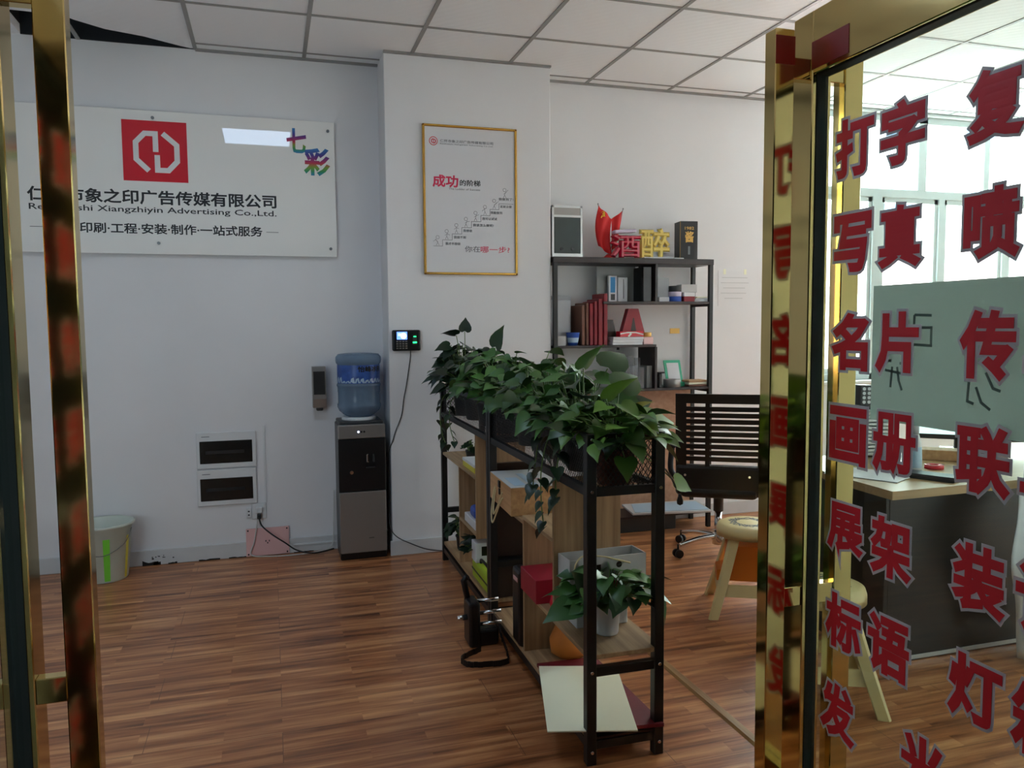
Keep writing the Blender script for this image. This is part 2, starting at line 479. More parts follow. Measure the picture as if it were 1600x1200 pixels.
# back wall, in pieces around the window
b = bm_()
box(b, XL - .15, WX0, YB, YB + .2, 0, 3.3); box(b, WX1, XR + .15, YB, YB + .2, 0, 3.3)
box(b, WX0, WX1, YB, YB + .2, 0, WZ0); box(b, WX0, WX1, YB, YB + .2, WZ1, 3.3)
struct(obj('wall_back', b, 'wall'))
b = bm_(); box(b, .677, 1.711, YC, YB + .002, 0, 2.998, bev=.004); struct(obj('wall_back_column', b, 'wall'))
b = bm_(); box(b, XL - .15, XL, YF - .12, YB, -.12, 3.3); struct(obj('wall_left', b, 'wall'))
b = bm_(); box(b, XR, XR + .15, -3.0, YB, 0, 3.3); struct(obj('wall_right', b, 'wall'))
b = bm_()
box(b, XL, -2.3, YF - .12, YF, -.12, 3.3); box(b, -1.0, -.72, YF - .12, YF, -.12, 3.3); box(b, -2.3, -1.0, YF - .12, YF, -.12, .6); box(b, -2.3, -1.0, YF - .12, YF, 2.1, 3.3); box(b, 1.64, XR, YF - .12, YF, 0, 3.3); box(b, -.72, 1.64, YF - .12, YF, 2.26, 3.3)
struct(obj('wall_front', b, 'wall'))
b = bm_(); box(b, -1.0, XR, -3.1, -3.0, 0, 3.3); box(b, -1.0, -.9, -3.0, YF - .12, -.1, 3.3); struct(obj('wall_hall', b, 'hallwall'))
# ceiling: a slab with one opened corner at the left end, plus its light grid
GX = [.24 + .605 * k for k in range(-5, 13)]
GY = [4.30 - .605 * k for k in range(0, 7)]
ox0, ox1, oy0 = -1.25, GX[4], 4.64
b = bm_()
box(b, -.98, XR, -3.0, YF - .06, H, H + .05); box(b, XL, XR, YF - .06, oy0, H, H + .05); box(b, ox1, XR, oy0, YB, H, H + .05); box(b, XL, ox0, oy0, YB, H, H + .05)
prism(b, [(ox0, oy0), (ox1, oy0), (ox1, YB), (ox1 - .07, YB - .03), (-.62, 4.86), (-.80, 4.80), (-.93, 4.70), (-.97, oy0 + .01)], Matrix.Translation((0, 0, H)), .05)
struct(obj('ceiling', b, 'tile'))
b = bm_()
box(b, ox0 - .01, ox1 + .01, oy0 - .3, YB, H + .25, H + .27); box(b, ox0 - .03, ox0, oy0 - .3, YB, H + .05, H + .25); box(b, ox1, ox1 + .02, oy0 - .3, YB, H + .05, H + .25)
box(b, ox0, ox1, oy0 - .31, oy0 - .29, H + .05, H + .25); box(b, ox0, ox1, YB - .012, YB - .002, H - .002, H + .25)
struct(obj('ceiling_void', b, 'void'))
b = bm_()
gw, gd = .011, .004
for x in GX:
    y1 = YC - .001 if .677 < x < 1.711 else YB
    if XL < x < XR: box(b, x - gw, x + gw, -3.0, y1, H - gd, H + .001) if x > -.9 else box(b, x - gw, x + gw, YF, y1, H - gd, H + .001)
for y in GY:
    box(b, XL if y > YF else -.9, XR, y - gw, y + gw, H - gd * .8, H + .001)
for x0, x1, y in ((ox1, .677, YB), (1.711, XR, YB), (.677, 1.711, YC)):
    box(b, x0, x1, y - .022, y, H - .012, H + .001)
for x0, x1 in ((ox1, .677), (1.711, XR)):
    box(b, x0, x1, 4.885, 4.900, H - .004, H + .001)
struct(obj('trim_1', b, 'tbar'))
# skirting
b = bm_()
box(b, XL, .677, YB - .014, YB, 0, .092, bev=.003); box(b, 1.711, XR, YB - .014, YB, 0, .092, bev=.003)
struct(obj('baseboard_back', b, 'base'))
b = bm_(); box(b, .663, 1.725, YC - .014, YC, 0, .092, bev=.003); struct(obj('baseboard_column', b, 'base'))
b = bm_(); box(b, XL, XL + .014, YF, YB - .014, 0, .092); struct(obj('baseboard_left', b, 'base'))
random.seed(4)
b = bm_()
for x, w, h in ((-.76, .10, .03), (-.62, .05, .012), (-.70, .03, .022), (-.45, .12, .010), (-.28, .10, .008), (.1, .12, .006)):
    pts = [(0, 0), (w, 0)] + [(w - w * k / 6, h * random.uniform(.5, 1.1)) for k in range(7)]
    prism(b, pts, wallM(x, YB - .0142, 0), .0006)
for k in range(9):
    x = -.66 + random.uniform(-.05, .07); z = .045 + random.uniform(-.012, .012); r = random.uniform(.003, .008)
    prism(b, [(r * math.cos(a * .785), r * .7 * math.sin(a * .785)) for a in range(8)], wallM(x, YB - .0142, z), .0006)
struct(obj('baseboard_stain', b, 'dirt'))
# floor strip between the two halves of the room
b = bm_(); prism(b, [(-.022, 0), (.022, 0), (.013, .008), (-.013, .008)], M4(1.515, YF, 0, (1, 0, 0), (0, 0, 1), (0, 1, 0)), 2.02)
struct(obj('trim_2', b, 'strip'))

# window
wn = struct(thing('window_1', 'wide aluminium window', 'window', (0, 0, 0)))
del wn['label'], wn['category']
fy0, fy1 = YB + .05, YB + .11
b = bm_()
for d in ((WX0, WX1, WZ0, WZ0 + .05), (WX0, WX1, WZ1 - .05, WZ1), (WX0, WX0 + .05, WZ0, WZ1), (WX1 - .05, WX1, WZ0, WZ1), (WX0, WX1, 2.36, 2.425),
          (4.875, 4.96, 2.42, WZ1), (5.53, 5.59, 2.42, WZ1), (4.28, 4.34, 2.42, WZ1), (6.15, 6.21, 2.42, WZ1),
          (4.455, 4.545, WZ0, 2.37), (5.09, 5.15, WZ0, 2.37), (5.75, 5.82, WZ0, 2.37), (6.3, 6.36, WZ0, 2.37)):
    box(b, d[0], d[1], fy0, fy1, d[2], d[3], bev=.004)
for x0, x1 in ((3.80, 4.455), (4.545, 5.09), (5.15, 5.75), (5.82, 6.3)):
    for d in ((x0, x1, WZ0 + .05, WZ0 + .09), (x0, x1, 2.325, 2.36), (x0, x0 + .03, WZ0 + .05, 2.36), (x1 - .03, x1, WZ0 + .05, 2.36)):
        box(b, d[0], d[1], fy0 + .015, fy1 - .015, d[2], d[3])
obj('window_frame', b, 'alu', wn)
b = bm_(); box(b, WX0 + .02, WX1 - .02, fy0 + .028, fy0 + .032, WZ0 + .02, WZ1 - .02); obj('pane', b, 'wglass', wn)
b = bm_(); box(b, WX0 - .02, WX1 + .02, YB - .03, YB + .05, WZ0 - .025, WZ0, bev=.004); obj('window_sill', b, 'wall', wn)

wn = struct(thing('fill_window', 'unseen tinted window added to light the left side', 'window', (0, 0, 0)))  # window added out of view to brighten the left of the room
del wn['label'], wn['category']
b = bm_()
for d in ((-2.3, -1.0, .6, .64), (-2.3, -1.0, 2.06, 2.1), (-2.3, -2.26, .64, 2.06), (-1.04, -1.0, .64, 2.06), (-1.67, -1.63, .64, 2.06)): box(b, d[0], d[1], YF - .09, YF - .03, d[2], d[3])
obj('window_frame', b, 'alu', wn)
b = bm_(); box(b, -2.28, -1.02, YF - .062, YF - .058, .62, 2.08); obj('pane', b, 'tglass', wn)

# room panel light, plus a fill panel added in the hall
def panel_light(name, label, x0, x1, y0, y1, z, em):
    t = thing(name, label, 'ceiling light', ((x0 + x1) / 2, (y0 + y1) / 2, z))
    hx, hy = (x1 - x0) / 2, (y1 - y0) / 2
    b = bm_()
    for d in ((-hx, hx, -hy, -hy + .012), (-hx, hx, hy - .012, hy), (-hx, -hx + .012, -hy, hy), (hx - .012, hx, -hy, hy)):
        box(b, d[0], d[1], d[2], d[3], -.012, 0)
    obj('light_frame', b, 'alu', t)
    b = bm_(); box(b, -hx + .012, hx - .012, -hy + .012, hy - .012, -.009, -.002); obj('diffuser', b, em, t)
    return t


panel_light('ceiling_light', 'square white ceiling panel light in front of the company sign', GX[4] + .03, GX[5] - .02, 2.55, 3.13, H - .002, 'panel')
panel_light('ceiling_light', 'square fill light panel added in the unseen hall outside the glass doors', -.2, 1.0, -1.6, -.4, H - .002, 'hfill')

# ---------------------------------------------------------------- outside the window
def facade(name, label, x0, x1, y, z0, z1, wall, wins, dep=4):
    t = thing(name, label, 'building', ((x0 + x1) / 2, y, z0))
    hx = (x1 - x0) / 2
    b = bm_(); box(b, -hx, hx, 0, dep, 0, z1 - z0); obj('facade', b, wall, t)
    for (a, c, d, e) in wins:
        b = bm_(); box(b, a - (x0 + x1) / 2, c - (x0 + x1) / 2, -.05, .1, d - z0, e - z0); f = obj('window_frame', b, 'alu', t)
        b = bm_(); box(b, a + .12 - (x0 + x1) / 2, c - .12 - (x0 + x1) / 2, -.08, -.04, d + .12 - z0, e - .12 - z0); obj('pane', b, 'bwin', f)
    return t


facade('office_block', 'tall pale building with blue windows outside the office window', 16, 34, 24, -6, 24, 'bld',
       [(x, x + 1.7, z, z + 1.9) for x in (21.5, 25.2, 28.9) for z in (1.3, 4.6, 7.9)])
facade('low_building', 'low pink building seen through the lower window panes', 14.2, 20.5, 18, -6, 3.4, 'bldp',
       [(15.5, 16.3, .6, 1.9), (17.2, 18.0, .6, 1.9), (19.0, 19.8, .6, 1.9)])
b = bm_(); box(b, 0, 60, 5.4, 60, -6.2, -6); tag(obj('pavement', b, 'ground'), 'grey paved ground far below the office window', 'ground'); bpy.data.objects['pavement']['kind'] = 'structure'

# ---------------------------------------------------------------- the two open glass doors
KX = .9175
def zl(z): return 1.4 + (z - 1.4) * KX


def glass_door(name, gx, side, label):
    """leaf standing open along Y; side = -1: its outer face looks to -X, +1: to +X"""
    t = struct(thing(name, label, 'door', (gx, 0, 0))); del t['label'], t['category']
    y0, y1 = .950, 1.839
    xa, xb, zr0, zr1, zb = -.0316, .0290, 2.065, 2.232, .012
    for ya, yb in ((y0, y0 + .056), (y1, y1 + .082)):
        b = bm_(); box(b, xa, xb, ya, yb, zb, zr1, bev=.0025); obj('stile', b, 'gold', t)
    for yy, s in ((y0 + .056, 1), (y1, -1)):
        b = bm_(); box(b, -.0175, .0175, min(yy, yy + s * .003), max(yy, yy + s * .003), .07, zr0); obj('gasket', b, 'goldrub', t)
    b = bm_(); box(b, xa, xb, y0 + .056, y1, zr0, zr1, bev=.0025); obj('top_rail', b, 'gold', t)
    b = bm_(); box(b, -.0175, .0175, y0 + .056, y1, zr0 - .003, zr0 + .0005); obj('gasket', b, 'goldrub', t)
    b = bm_(); box(b, xa, xb, y0 + .056, y1, zb, .075, bev=.0025); obj('bottom_rail', b, 'gold', t)
    b = bm_(); box(b, -.004, .004, y0 + .056, y1, .075, zr0); obj('glass', b, 'glass', t)
    for s, d0, d1 in ((side, .0874, .147), (-side, .0753, .136)):
        hx0, hx1 = sorted((s * d0, s * d1))
        b = bm_(); box(b, hx0, hx1, y1 + .001, y1 + .049, .04, 2.177, bev=.0025); h = obj('pull_handle', b, 'gold', t)
        for zz in (.629, 2.079):
            b = bm_(); a0, a1 = sorted((s * .028, s * (d0 + .001)))
            box(b, a0, a1, y1 + .006, y1 + .037, zz - .028, zz + .028, bev=.002); obj('handle_bracket', b, 'gold', h)
    return t


def door_words(t, side, rows):
    """red cut-out writing stuck on the glass"""
    for word, y, z, w, h in rows:
        yy = y * KX; zz = zl(z)
        # reading direction runs toward the hinge on the right leaf, away from it on the left
        s = -1 if side < 0 else 1
        w, h = w * KX, h * KX
        mx = M4(side * .0042, yy - s * w / 2, zz - h / 2, (0, s, 0), (0, 0, 1), (side, 0, 0))
        b = bm_(); text_into(b, word, w * .93, h * .93, mx @ Matrix.Translation((w * .035, h * .035, 0)), bold=.040, depth=.0006, z0=.0011, res=2)
        o = obj('red_character', b, 'red', t, label='red cut-out character ' + word)
        b = bm_(); text_into(b, word, w * .93, h * .93, mx @ Matrix.Translation((w * .035, h * .035, 0)), bold=.088, core=.040, depth=.0008, res=2, smooth_edge=True)
        obj('white_border', b, 'outline', o)


ROWS = [(1.888, '打字', '复印'), (1.622, '写真', '喷绘'), (1.345, '名片', '传单'), (1.077, '画册', '联单'), (.795, '展架', '装订'), (.525, '标语', '灯箱')]
CW, CH = .160, .176
words = []
for z, a, c in ROWS:
    for k, chh in enumerate(a): words.append((chh, (1.857, 1.682)[k], z, CW, CH))
    for k, chh in enumerate(c): words.append((chh, (1.409, 1.237)[k], z, CW, CH))
for chh, y in (('发', 1.872), ('光', 1.555), ('字', 1.24)): words.append((chh, y, .252, CW, .18))
dr = glass_door('door_1', 1.445, -1, '')
door_words(dr, -1, words)
b = bm_(); box(b, -.0332, -.0318, 1.70, 1.842, 2.077, 2.149); box(b, -.1472, -.0874, 1.8382, 1.8395, 2.084, 2.158); obj('red_piece', b, 'tape', dr)  # red reflection on rail and handle, drawn as half-clear patches
dl = glass_door('door_2', -.527, 1, '')
door_words(dl, 1, [(w[0], w[1], w[2], w[3], w[4]) for w in words if w[1] < 1.8])

# grey-green sheet stuck on the inner side of the right pane
t = thing('poster', 'grey-green sheet with faint handwriting taped behind the red lettering of the right glass door', 'poster', (1.4498, 0, 0))
b = bm_(); box(b, 0, .0012, 1.01, 1.634, 1.155, 1.490); obj('sheet', b, 'gpaper', t)
mx = M4(-.0002, 1.634, 1.490, (0, -.925, 0), (0, 0, .925), (-1, 0, 0))
STROKES = ([(.105, -.075), (.10, -.115)], [(.09, -.107), (.115, -.11)], [(.145, -.08), (.20, -.082)], [(.145, -.08), (.145, -.112)], [(.14, -.112), (.20, -.112), (.20, -.157), (.135, -.155)], [(.135, -.13), (.137, -.155)],
            [(.055, -.20), (.07, -.20)], [(.10, -.205), (.115, -.205)], [(.05, -.225), (.115, -.232)], [(.075, -.215), (.07, -.27)], [(.092, -.215), (.098, -.25), (.11, -.275)],
            [(.315, -.24), (.312, -.285), (.33, -.29)], [(.335, -.25), (.35, -.285), (.375, -.30)], [(.36, -.215), (.38, -.25), (.40, -.255)], [(.36, -.13), (.37, -.17)])
for i0, i1 in ((0, 2), (2, 6), (6, 11), (11, 14), (14, 15)):
    b = bm_()
    for pts in STROKES[i0:i1]: stroke(b, pts, .007, mx, .0004)
    obj('handwritten_mark', b, 'ink', t)

# ---------------------------------------------------------------- company sign
t = thing('company_sign', 'grey acrylic company sign with a red square logo and black lettering on the left wall', 'sign', (-.597, YB, 1.822))
sb = bm_(); box(sb, -1.002, 1.002, -.036, -.028, 0, .806, bev=.0015); obj('acrylic_panel', sb, 'acry', t)
yq = -.0362
def SM(x, z): return wallM(x + .597, yq, z - 1.822)
for x, z in ((-.603, 2.588), (.367, 2.574), (-.597, 1.884), (.368, 1.871), (-1.56, 2.58), (-1.56, 1.87)):
    b = bm_(); cyl(b, (x + .597, 0, z - 1.822), (x + .597, -.044, z - 1.822), .009, .009, 12); obj('standoff_screw', b, 'steel', t)
LOGO_L = [(.395, .175), (.205, .36), (.205, .64), (.345, .79), (.51, .79), (.51, .49)]
LOGO_R = [(.625, .80), (.84, .615), (.84, .345), (.70, .19), (.53, .19), (.53, .44)]
def logo(bm, mtx, s, w, d):
    for L in (LOGO_L, LOGO_R):
        stroke(bm, [(x * s, y * s) for x, y in L], w * s, mtx, d)
b = bm_(); box(b, -.766 + .597, -.426 + .597, yq - .0008, yq, 2.232 - 1.822, 2.571 - 1.822); lg = obj('red_square', b, 'signred', t)
b = bm_(); logo(b, wallM(-.766 + .597, yq - .0008, 2.232 - 1.822), .339, .085, .0008); obj('logo_mark', b, 'white', lg)
def line(name, body, x0, z0, w, h, m, bold, parent, f=SM, label=None):
    b = bm_(); text_into(b, body, w, h, f(x0, z0), bold=bold, depth=.0008); return obj(name, b, m, parent, label=label)
line('lettering', '仁怀市象之印广告传媒有限公司', -1.252, 2.100, 1.31, .083, 'blackink', .026, t)
line('lettering', 'Renhuaishi Xiangzhiyin Advertising Co.,Ltd.', -1.246, 2.046, 1.303, .043, 'blackink', .008, t)
line('lettering', '设计·印刷·工程·安装·制作·一站式服务', -1.158, 1.934, 1.132, .060, 'blackink', .022, t)
for x0 in (-1.246, -.005):
    b = bm_(); box(b, x0 + .597, x0 + .597 + .07, yq - .0006, yq, 1.961 - 1.822, 1.9635 - 1.822); obj('dash_rule', b, 'blackink', t)
line('coloured_lettering', '七', .125, 2.435, .115, .145, 'rainbow', .03, t)
line('coloured_lettering', '彩', .222, 2.305, .155, .165, 'rainbow', .034, t)

# ---------------------------------------------------------------- poster in the gold frame
t = thing('framed_poster', 'tall white poster of a staircase in a thin gold frame on the pillar', 'poster', (.897, YC, 1.708))
PW, PH = .588, .89
b = bm_()
for d in ((0, PW, 0, .014), (0, PW, PH - .014, PH), (0, .014, 0, PH), (PW - .014, PW, 0, PH)): box(b, d[0], d[1], -.022, 0, d[2], d[3], bev=.003)
obj('frame', b, 'frame', t)
b = bm_(); box(b, .01, PW - .01, -.012, -.004, .01, PH - .01); obj('print', b, 'paper', t)
def PM(x, z): return wallM(x * PW, -.0122, (1 - z) * PH)      # fractions of the poster from its upper left
def pl(name, body, x, z, w, h, m, bold=0.0): return line(name, body, x, z, w * PW if w else None, h * PH, m, bold, t, PM)
b = bm_()
ring = [(.024 * math.cos(a * math.pi / 16), .024 * math.sin(a * math.pi / 16)) for a in range(33)]
stroke(b, ring, .004, PM(.115, .11), .0006); logo(b, PM(.115, .11) @ Matrix.Translation((-.019, -.019, 0)), .038, .13, .0006); obj('logo', b, 'signred', t)
pl('lettering', '仁怀市象之印广告传媒有限公司', .185, .115, .56, .019, 'greyink', .012)
pl('lettering', 'Renhuaishi Xiangzhiyin Advertising Co.,Ltd.', .185, .132, .56, .011, 'greyink')
pl('headline', '成功', .10, .415, .27, .085, 'crimson', .03)
pl('headline', '的阶梯', .385, .40, .22, .042, 'blackink', .018)
pl('lettering', 'The Ladder of Success', .27, .428, .33, .013, 'greyink')
b = bm_()
sx, sz = [.10, .195, .298, .40, .503, .605, .705, .803, .96], [.808, .766, .724, .68, .637, .594, .55, .51]
pts = []
for k in range(8):
    pts += [(sx[k] * PW, (1 - sz[k]) * PH), (sx[k + 1] * PW, (1 - sz[k]) * PH)]
for p, q in zip(pts, pts[1:]): stroke(b, [p, q], .0022, wallM(0, -.0122, 0), .0005)
obj('stair_drawing', b, 'greyink', t)
for k, (tx, x, z) in enumerate((('我才不想做', .225, .80), ('我做不到', .315, .756), ('我想做', .415, .71), ('我该怎么做呢?', .52, .67), ('我可以试试', .62, .625), ('我能做到', .71, .582), ('这就去做', .815, .538), ('我做到了!', .80, .488))):
    pl('step_caption', tx, x, z, .032 * len(tx), .019, 'greyink', .02)
for k in range(8):      # one small sketched figure per step
    b = bm_(); cx = (sx[k] + .045 if k < 7 else .865) * PW; cz = (1 - sz[k]) * PH + (.004 if k < 7 else .036); mm = wallM(cx, -.0122, cz); s = .042
    stroke(b, [(.25 * s * math.cos(a * .7), 1.15 * s + .25 * s * math.sin(a * .7)) for a in range(10)], .0018, mm, .0005)
    lean = (-.3, .1, 0, .2, .15, -.1, .35, .2)[k] * s
    stroke(b, [(lean, .9 * s), (0, .45 * s), (-.2 * s, 0)], .0018, mm, .0005); stroke(b, [(0, .45 * s), (.22 * s, 0)], .0018, mm, .0005)
    stroke(b, [(lean - .35 * s, .55 * s), (lean, .8 * s), (lean + .35 * s, (.5 + .1 * k) * s)], .0018, mm, .0005)
    obj('figure_sketch', b, 'greyink', t)
pl('lettering', '你在', .43, .845, .165, .042, 'greyink', .008)
pl('lettering', '哪一步?', .60, .848, .315, .045, 'crimson', .006)

# ---------------------------------------------------------------- wall fittings
def breaker(loc, label):
    t = thing('breaker_box', label, 'fuse box', loc, group='breaker boxes on the left wall')
    b = bm_(); box(b, 0, .338, -.018, 0, 0, .219, bev=.004); obj('cover', b, 'plast', t)
    b = bm_(); box(b, .018, .316, -.022, -.016, .031, .166, bev=.002); w = obj('smoked_flap', b, 'smoke', t)
    b = bm_(); box(b, .05, .27, -.0235, -.0215, .088, .108, bev=.001); obj('switch_row', b, 'black', w)
    b = bm_(); box(b, .03, .075, -.0186, -.0178, .191, .195); obj('maker_mark', b, 'greyink', t)
    return t
breaker((-.441, YB, .556), 'upper white breaker box with a dark smoked window on the left wall')
breaker((-.444, YB, .330), 'lower white breaker box with a dark smoked window above the socket')
t = thing('wall_socket', 'white double wall socket with plugs just under the lower breaker box', 'socket', (-.14, YB, .229))
b = bm_(); box(b, 0, .086, -.010, 0, 0, .098, bev=.003); obj('plate', b, 'plast', t)
b = bm_(); box(b, .022, .062, -.040, -.010, .04, .075, bev=.004); obj('plug', b, 'plast', t)
b = bm_(); box(b, .03, .054, -.046, -.012, .005, .035, bev=.004); obj('plug', b, 'dkgrey', t)
t = thing('wall_socket', 'small grey-white socket half hidden left of the double socket', 'socket', (-.172, YB, .240))
b = bm_(); box(b, 0, .03, -.012, 0, 0, .06, bev=.003); obj('plate', b, 'plast', t)
b = bm_()
for z in (.018, .04): box(b, .010, .020, -.0128, -.0118, z - .004, z + .004)
obj('socket_hole', b, 'black', t)
t = thing('cover_plate', 'pink acrylic plate with three socket holes at the foot of the left wall', 'socket', (-.178, YB, .004))
b = bm_(); box(b, 0, .252, -.022, -.016, 0, .17, bev=.001); obj('pink_plate', b, 'pink', t)
b = bm_()
for x, z in ((.115, .088), (.135, .088), (.125, .076)): box(b, x - .003, x + .003, -.0226, -.0218, z - .005, z + .005)
obj('socket_holes', b, 'black', t)
for x, z in ((.012, .158), (.24, .158), (.012, .012), (.24, .012)):
    b = bm_(); cyl(b, (x, -.014, z), (x, -.0245, z), .005, .005, 10); obj('screw', b, 'black', t)

b = bm_(); tube(b, spline([(-.10, 4.955, .26), (-.085, 4.945, .20), (-.03, 4.93, .145), (.05, 4.92, .085), (.12, 4.91, .035), (.22, 4.90, .012), (.34, 4.93, .02)]), .0045); tag(obj('power_cord', b, 'black'), 'black power cord sagging from the socket to the water cooler', 'cord')
b = bm_(); tube(b, spline([(-.107, 4.955, .23), (-.13, 4.962, .10), (-.15, 4.955, .02), (-.05, 4.93, .008), (.1, 4.92, .006), (.25, 4.94, .01), (.33, 4.95, .04), (.345, 4.962, .2), (.352, 4.972, .38)]), .0035); tag(obj('power_cord', b, 'wire'), 'thin white cord along the floor behind the pink plate', 'cord')
b = bm_(); box(b, -.063, -.05, YB - .006, YB, .33, .80); tag(obj('cable_trunking', b, 'plast'), 'thin white cable strip running up the wall beside the breaker boxes', 'cable')
b = bm_(); box(b, .10, .36, YB - .022, YB - .014, .048, .056); tag(obj('cable_trunking', b, 'plast'), 'white cable strip along the skirting left of the water cooler', 'cable')

t = thing('soap_dispenser', 'silver and black automatic soap dispenser on the wall left of the water cooler', 'soap dispenser', (.236, YB, .905))
b = bm_(); prism(b, [(0, .03), (.006, 0), (-.085, .0), (-.10, .055), (-.075, .25), (0, .25)], M4(0, 0, 0, (0, 1, 0), (0, 0, 1), (1, 0, 0)), .080); obj('body', b, 'gsteel', t)
b = bm_(); prism(b, [(-.097, .082), (-.0995, .082), (-.0815, .222), (-.079, .222)], M4(.006, 0, 0, (0, 1, 0), (0, 0, 1), (1, 0, 0)), .068); obj('dark_window', b, 'black', t)
b = bm_(); box(b, .02, .06, -.07, -.03, -.02, .003, bev=.005); obj('nozzle', b, 'dkgrey', t)

t = thing('attendance_terminal', 'black fingerprint attendance clock with a lit blue screen on the pillar', 'attendance clock', (.695, YC, 1.250))
b = bm_(); box(b, 0, .170, -.034, 0, 0, .125, bev=.010, seg=3); obj('case', b, 'black', t)
b = bm_(); box(b, .026, .088, -.0348, -.0335, .068, .114); s = obj('screen', b, 'scr', t)
b = bm_(); cyl(b, (.066, -.035, .090), (.066, -.0356, .090), .018, .018, 20); box(b, .034, .055, -.0355, -.0345, .10, .104); box(b, .034, .05, -.0355, -.0345, .09, .094); obj('clock_dial', b, 'scrw', s)
for r_ in range(4):
    for c_ in range(4):
        b = bm_(); box(b, .022 + c_ * .018, .034 + c_ * .018, -.0365, -.0335, .012 + r_ * .0135, .019 + r_ * .0135, bev=.001); obj('key', b, 'gsteel', t)
b = bm_(); box(b, .120, .148, -.0355, -.0335, .035, .10, bev=.002); f = obj('sensor_window', b, 'dkgrey', t)
b = bm_(); box(b, .122, .146, -.0362, -.0352, .046, .054); box(b, .126, .142, -.0362, -.0352, .082, .088); obj('green_light', b, 'gled', f)
b = bm_(); tube(b, spline([(.806, 4.722, 1.25), (.803, 4.725, 1.20), (.777, 4.727, 1.04), (.76, 4.727, .96), (.745, 4.727, .86), (.705, 4.727, .76), (.686, 4.727, .70), (.672, 4.74, .66), (.668, 4.76, .60), (.668, 4.77, .3), (.665, 4.73, .18), (.70, 4.715, .12), (.777, 4.708, .075), (.88, 4.70, .03), (.985, 4.69, .012), (1.05, 4.69, .008)]), .0030); tag(obj('power_cord', b, 'dkgrey'), 'thin cable dangling from the attendance clock down the pillar to the floor', 'cord')

# ---------------------------------------------------------------- water cooler and bottle
t = thing('water_cooler', 'grey and black standing water cooler in the corner by the pillar', 'water cooler', (.502, 4.845, 0))
b = bm_(); box(b, -.137, .137, -.125, .125, .0, .815, bev=.006); obj('body', b, 'black', t)
b = bm_(); box(b, -.139, .139, -.148, -.118, .735, .818, bev=.006, seg=2); p = obj('control_panel', b, 'gsteel', t)
for k, m_ in enumerate(('scrw', 'black', 'black')):
    b = bm_(); cyl(b, (-.02 + k * .017, -.146, .775), (-.02 + k * .017, -.151, .775), .006, .006, 14); obj('button', b, m_, p)
b = bm_(); box(b, -.139, .139, -.146, -.118, .418, .733, bev=.004); d = obj('dispensing_door', b, 'black', t)
b = bm_(); cyl(b, (-.065, -.144, .535), (-.065, -.158, .535), .011, .011, 18); obj('knob', b, 'chrome', d)
for x in (.03, .066):
    b = bm_(); box(b, x - .006, x + .006, -.157, -.144, .59, .64, bev=.003); obj('tap', b, 'chrome' if x < .05 else 'dkgrey', d)
b = bm_(); box(b, .022, .074, -.154, -.144, .555, .562); obj('drip_ledge', b, 'dkgrey', d)
b = bm_(); box(b, -.137, .137, -.146, -.118, .045, .414, bev=.004); obj('lower_door', b, 'gsteel', t)
b = bm_(); box(b, .03, .06, -.1475, -.1455, .13, .134); obj('maker_mark', b, 'dkgrey', t)
b = bm_(); box(b, -.130, .130, -.120, .12, .812, .836, bev=.008, seg=2); obj('top_cover', b, 'dkgrey', t)
b = bm_(); lathe(b, [(.088, .83), (.102, .83), (.104, .85), (.092, .856), (.06, .842)], n=32); obj('bottle_collar', b, 'plast', t)
t = thing('water_bottle', 'large blue water bottle upside down on the water cooler', 'water bottle', (.506, 4.845, .8445))
b = bm_(); lathe(b, [(.02, 0), (.06, .004), (.088, .018), (.120, .045), (.131, .07), (.131, .085), (.126, .095), (.126, .155), (.128, .165), (.128, .19), (.132, .197), (.132, .205), (.126, .212), (.126, .325), (.134, .335), (.137, .35), (.136, .37), (.122, .388), (.08, .393), (.0, .392)], n=40); obj('bottle', b, 'bwater', t)
b = bm_(); lathe(b, [(.1272, .215), (.1276, .218), (.1276, .322), (.1272, .324)], n=40, close=False); lb = obj('label_band', b, 'label', t)
b = bm_(); random.seed(2)
for k in range(12):
    a0 = R(195 + k * 13); hgt = random.uniform(.012, .038)
    P = [Vector((.1281 * math.cos(a0 + R(q)), .1281 * math.sin(a0 + R(q)), zz)) for q, zz in ((-7, .218), (7, .218), (4, .218 + hgt), (-3, .218 + hgt * .8))]
    b.faces.new([b.verts.new(v) for v in P])
obj('wave_print', b, 'foam', lb)
b = bm_(); tb = bm_(); text_into(tb, '怡峰冰泉', .17, .036, Matrix.Identity(4), bold=.03, depth=.0005)
for v in tb.verts:
    a = R(262) + v.co.x / .1285; rr = .1284 + v.co.z; v.co = Vector((rr * math.cos(a), rr * math.sin(a), .283 + v.co.y))
b.free(); obj('label_lettering', tb, 'label', lb); bpy.data.objects['label_lettering'].data.materials[0] = M['blackink']

# ---------------------------------------------------------------- bucket
t = thing('bucket', 'milky plastic bucket with green and yellow stripes at the foot of the left wall', 'bucket', (-.925, 4.815, 0))
b = bm_(); lathe(b, [(.0, .004), (.112, .0), (.118, .006), (.146, .30), (.158, .305), (.162, .318), (.154, .322), (.144, .316), (.112, .012), (.0, .010)], n=40); obj('pail', b, 'pail', t)
for a0, m_, wd in ((-75, 'green', 14), (-22, 'yellow', 10)):
    b = bm_(); k = 5
    for q in range(k):
        aa, ab = R(a0 + wd * (q / k - .5)), R(a0 + wd * ((q + 1) / k - .5))
        P = [Vector((r_ * math.cos(x), r_ * math.sin(x), z)) for x, r_, z in ((aa, .1192, .012), (ab, .1192, .012), (ab, .1424, .25), (aa, .1424, .25))]
        b.faces.new([b.verts.new(v) for v in P])
    obj('printed_stripe', b, m_, t)
b = bm_(); tube(b, spline([(.150 * math.cos(R(-10)), .150 * math.sin(R(-10)), .285), (.12, -.10, .215), (.02, -.155, .165), (-.1, -.14, .20), (-.15, -.02, .28)]), .0022); obj('wire_handle', b, 'steel', t)

